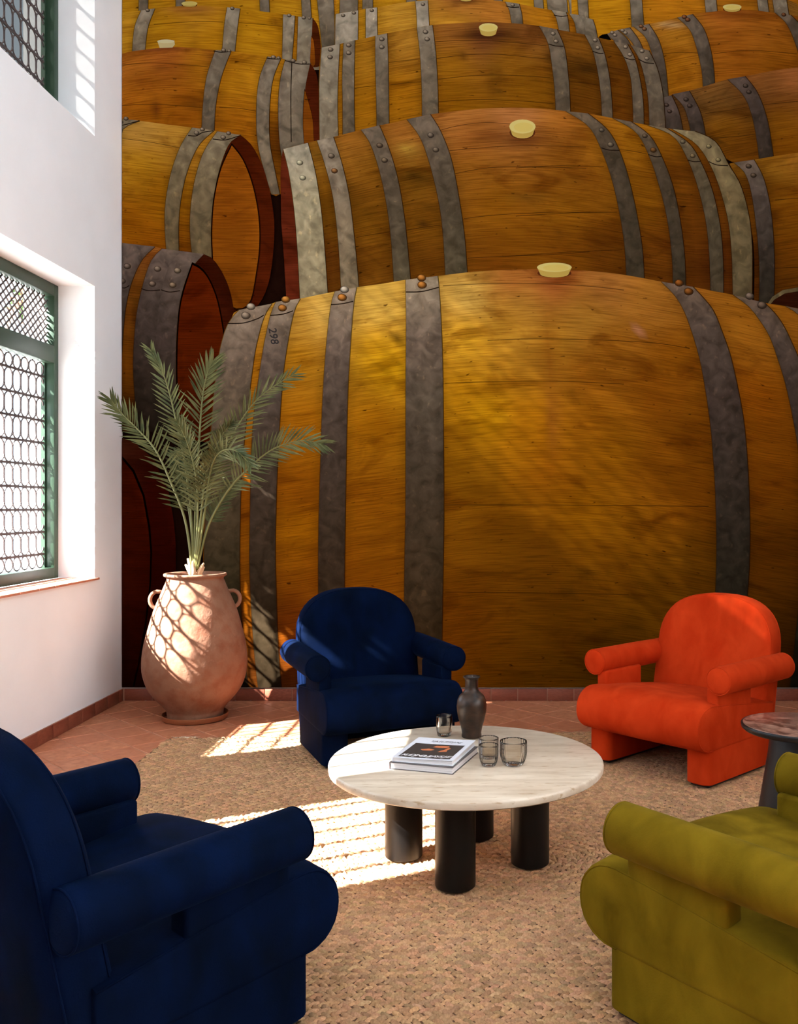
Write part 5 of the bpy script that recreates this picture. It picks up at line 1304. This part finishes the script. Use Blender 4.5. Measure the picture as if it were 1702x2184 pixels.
# ------------------------------------------------------------------ braided jute rug
M_JUTE = mat('jute', srgb(176, 134, 98), 0.9)
_at = nd(M_JUTE, 'ShaderNodeAttribute', attribute_name='tint')
_c, _, _ = noise_ramp(M_JUTE, (0.72, 0.68, 0.64, 1), (1.15, 1.15, 1.15, 1), 160, 4, 0.3, 0.7)
lk(M_JUTE, mixmul(M_JUTE, _at.outputs['Color'], _c), bsdf(M_JUTE).inputs['Base Color'])
bsdf(M_JUTE).inputs['Specular IOR Level'].default_value = 0.15
M_JUTEBASE = mat('jute_backing', srgb(96, 64, 42), 0.95)
M_FRINGE = mat('cotton_fringe', srgb(214, 196, 170), 0.9)
rug = empty('jute_rug', (0, 0, 0.0006)); tag(rug, 'large braided jute rug under the coffee table and armchairs', 'rug')
mb = MB()
lo_ = [(x, y, 0.0) for x, y in RUG]; hi_ = [(x, y, 0.003) for x, y in RUG]
mb.add(lo_ + hi_, [(3, 2, 1, 0), (4, 5, 6, 7), (0, 1, 5, 4), (1, 2, 6, 5), (2, 3, 7, 6), (3, 0, 4, 7)])
mb.build('rug_backing', M_JUTEBASE, rug)
BW, BL = 0.037, 0.0265
AX, BX, RY0 = -0.42, 0.24, 3.36
C_, D_ = [], []
for k in range(0, 78):
    r = BW * (k + 0.5)
    for row in (-1, 1):
        rr = r + row * BW * 0.235
        per = 2 * (BX - AX) + 2 * math.pi * rr
        n = max(8, int(per / BL)); s = (np.arange(n) + 0.5 * (row > 0) + NR.uniform(-0.12, 0.12, n)) * per / n % per
        L1 = BX - AX; H1 = math.pi * rr
        x = np.where(s < L1, AX + s, np.where(s < L1 + H1, BX + rr * np.sin((s - L1) / rr), np.where(s < 2 * L1 + H1, BX - (s - L1 - H1), AX - rr * np.sin((s - 2 * L1 - H1) / rr))))
        y = np.where(s < L1, RY0 - rr, np.where(s < L1 + H1, RY0 - rr * np.cos((s - L1) / rr), np.where(s < 2 * L1 + H1, RY0 + rr, RY0 + rr * np.cos((s - 2 * L1 - H1) / rr))))
        th = np.where(s < L1, 0.0, np.where(s < L1 + H1, (s - L1) / rr, np.where(s < 2 * L1 + H1, math.pi, math.pi + (s - 2 * L1 - H1) / rr)))
        # warm wobble so that the rows are not perfect
        x = x + 0.012 * np.sin(y * 3.1 + k * 0.05); y = y + 0.012 * np.sin(x * 2.7 + 1)
        C_.append(np.stack([x, y], 1)); D_.append(th + row * 0.62 + NR.uniform(-0.15, 0.15, n))
C_ = np.concatenate(C_); D_ = np.concatenate(D_)
ok = (C_[:, 0] > RUG[0][0] + 0.008) & (C_[:, 0] < RUG[1][0] - 0.008) & (C_[:, 1] > RUG[0][1] + 0.008) & (C_[:, 1] < 5.15 + (C_[:, 0] + 1.785) * 0.061 - 0.008)
C_, D_ = C_[ok], D_[ok]; n = len(C_)
tu = np.array([-1, -0.55, 0, 0.55, 1.0]); wd = np.array([0.25, 0.85, 1, 0.85, 0.25]); zz = np.array([0.25, 0.8, 1, 0.75, 0.2])
tv = np.array([[a * 0.0215, b * c * 0.0084, (0.0084 * d if b == 0 else 0.0)] for a, c, d in zip(tu, wd, zz) for b in (-1, 0, 1)])
V = np.empty((n, 15, 3)); cs, sn = np.cos(D_)[:, None], np.sin(D_)[:, None]
sc_ = NR.uniform(0.85, 1.12, (n, 1))
V[:, :, 0] = C_[:, :1] + (cs * tv[:, 0] - sn * tv[:, 1]) * sc_
V[:, :, 1] = C_[:, 1:] + (sn * tv[:, 0] + cs * tv[:, 1]) * sc_
V[:, :, 2] = 0.0028 + tv[:, 2] * NR.uniform(0.8, 1.35, (n, 1))
Fq = np.array([(3 * a + b, 3 * a + b + 3, 3 * a + b + 4, 3 * a + b + 1) for a in range(4) for b in range(2)])
F_ = (Fq[None] + 15 * np.arange(n)[:, None, None]).reshape(-1, 4)
me = bpy.data.meshes.new('jute_braid')
me.vertices.add(n * 15); me.vertices.foreach_set('co', V.astype(np.float32).ravel())
me.loops.add(len(F_) * 4); me.loops.foreach_set('vertex_index', F_.astype(np.int32).ravel())
me.polygons.add(len(F_)); me.polygons.foreach_set('loop_start', np.arange(0, len(F_) * 4, 4, dtype=np.int32))
me.update(calc_edges=True); me.shade_smooth(); me.materials.append(M_JUTE)
at = me.attributes.new('tint', 'FLOAT_COLOR', 'POINT')
base = lin3((186, 145, 108)); tint = base * NR.uniform(0.76, 1.2, (n, 1)) * (1 + NR.uniform(-0.06, 0.06, (n, 3)))
c4 = np.ones((n, 15, 4), np.float32); c4[:, :, :3] = tint[:, None]
at.data.foreach_set('color', c4.ravel())
o = obj('jute_braid', me, rug); o['kind'] = 'stuff'
for k, xx in enumerate((-1.74, -1.70, -1.66, -1.42, -1.38, -1.33, -1.20, -1.02, -0.98, -0.84)):
    mb = MB(); yb = 5.15 + (xx + 1.785) * 0.061
    for q in range(9):
        x0 = xx + R.uniform(-0.018, 0.018); a = R.uniform(-1.0, 1.0); L = R.uniform(0.03, 0.07)
        mb.tube([(x0, yb - 0.006, 0.005), (x0 + 0.3 * L * math.sin(a), yb + 0.3 * L, R.uniform(0.005, 0.0065)), (x0 + L * math.sin(a), yb + L * abs(math.cos(a)) * 0.7, R.uniform(0.002, 0.005))], [0.0022, 0.0022, 0.0012], 4)
    t = mb.build('tassel', M_FRINGE, rug, 180); t['kind'] = 'stuff'

# ------------------------------------------------------------------ flowering vine outside the near window, with unseen clumps added to block sun
M_VINE = mat('vine_leaf', srgb(58, 84, 36), 0.6)
M_BRACT = mat('vine_flower', srgb(214, 112, 60), 0.6)
vine = empty('flowering_vine', (XO - 0.3, 5.14, -0.15)); tag(vine, 'leafy flowering vine outside the green lattice window, with unseen clumps added for shade', 'vine')
def leaf_cloud(name, n, cen, rad, m, size):
    mb = MB()
    for _ in range(n):
        while True:
            p = Vector((R.uniform(-1, 1), R.uniform(-1, 1), R.uniform(-1, 1)))
            if p.length < 1: break
        p = Vector((cen[0] + p.x * rad[0], cen[1] + p.y * rad[1], cen[2] + p.z * rad[2]))
        u = Vector((R.gauss(0, 1), R.gauss(0, 1), R.gauss(0, 1))).normalized(); w = u.orthogonal().normalized()
        L = size * R.uniform(0.7, 1.3)
        mb.add([p, p + u * L * 0.5 + w * L * 0.32, p + u * L, p + u * L * 0.5 - w * L * 0.32], [(0, 1, 2, 3)])
    o = mb.build(name, m, vine); o['kind'] = 'stuff'
leaf_cloud('foliage', 1500, (0.0, 0.0, 2.74), (0.2, 0.26, 0.46), M_VINE, 0.085)  # out-of-view clump added to keep sun off the mural
leaf_cloud('foliage', 1000, (0.0, -0.85, 3.06), (0.2, 0.62, 0.17), M_VINE, 0.085)  # out-of-view clump added to stop sun coming through the lattice
leaf_cloud('foliage', 420, (0.02, 1.5, 2.95), (0.18, 0.3, 0.22), M_VINE, 0.08)
leaf_cloud('blossom', 60, (0.04, 1.35, 2.85), (0.18, 0.35, 0.16), M_BRACT, 0.06)
for (x1, y1, z1_) in ((0.0, 0.0, 2.9), (0.02, 1.5, 2.95), (0.0, -1.2, 3.05)):
    mb = MB(); mb.tube([(0, 0.7, 0.0), (0.05, 0.72, 1.0), (0.02, 0.68, 2.2), (x1 * 0.5, 0.7 + (y1 - 0.7) * 0.5, 2.9), (x1, y1, z1_)], [0.02, 0.018, 0.014, 0.01, 0.006], 6)
    mb.build('stem', M_STUB, vine, 180)
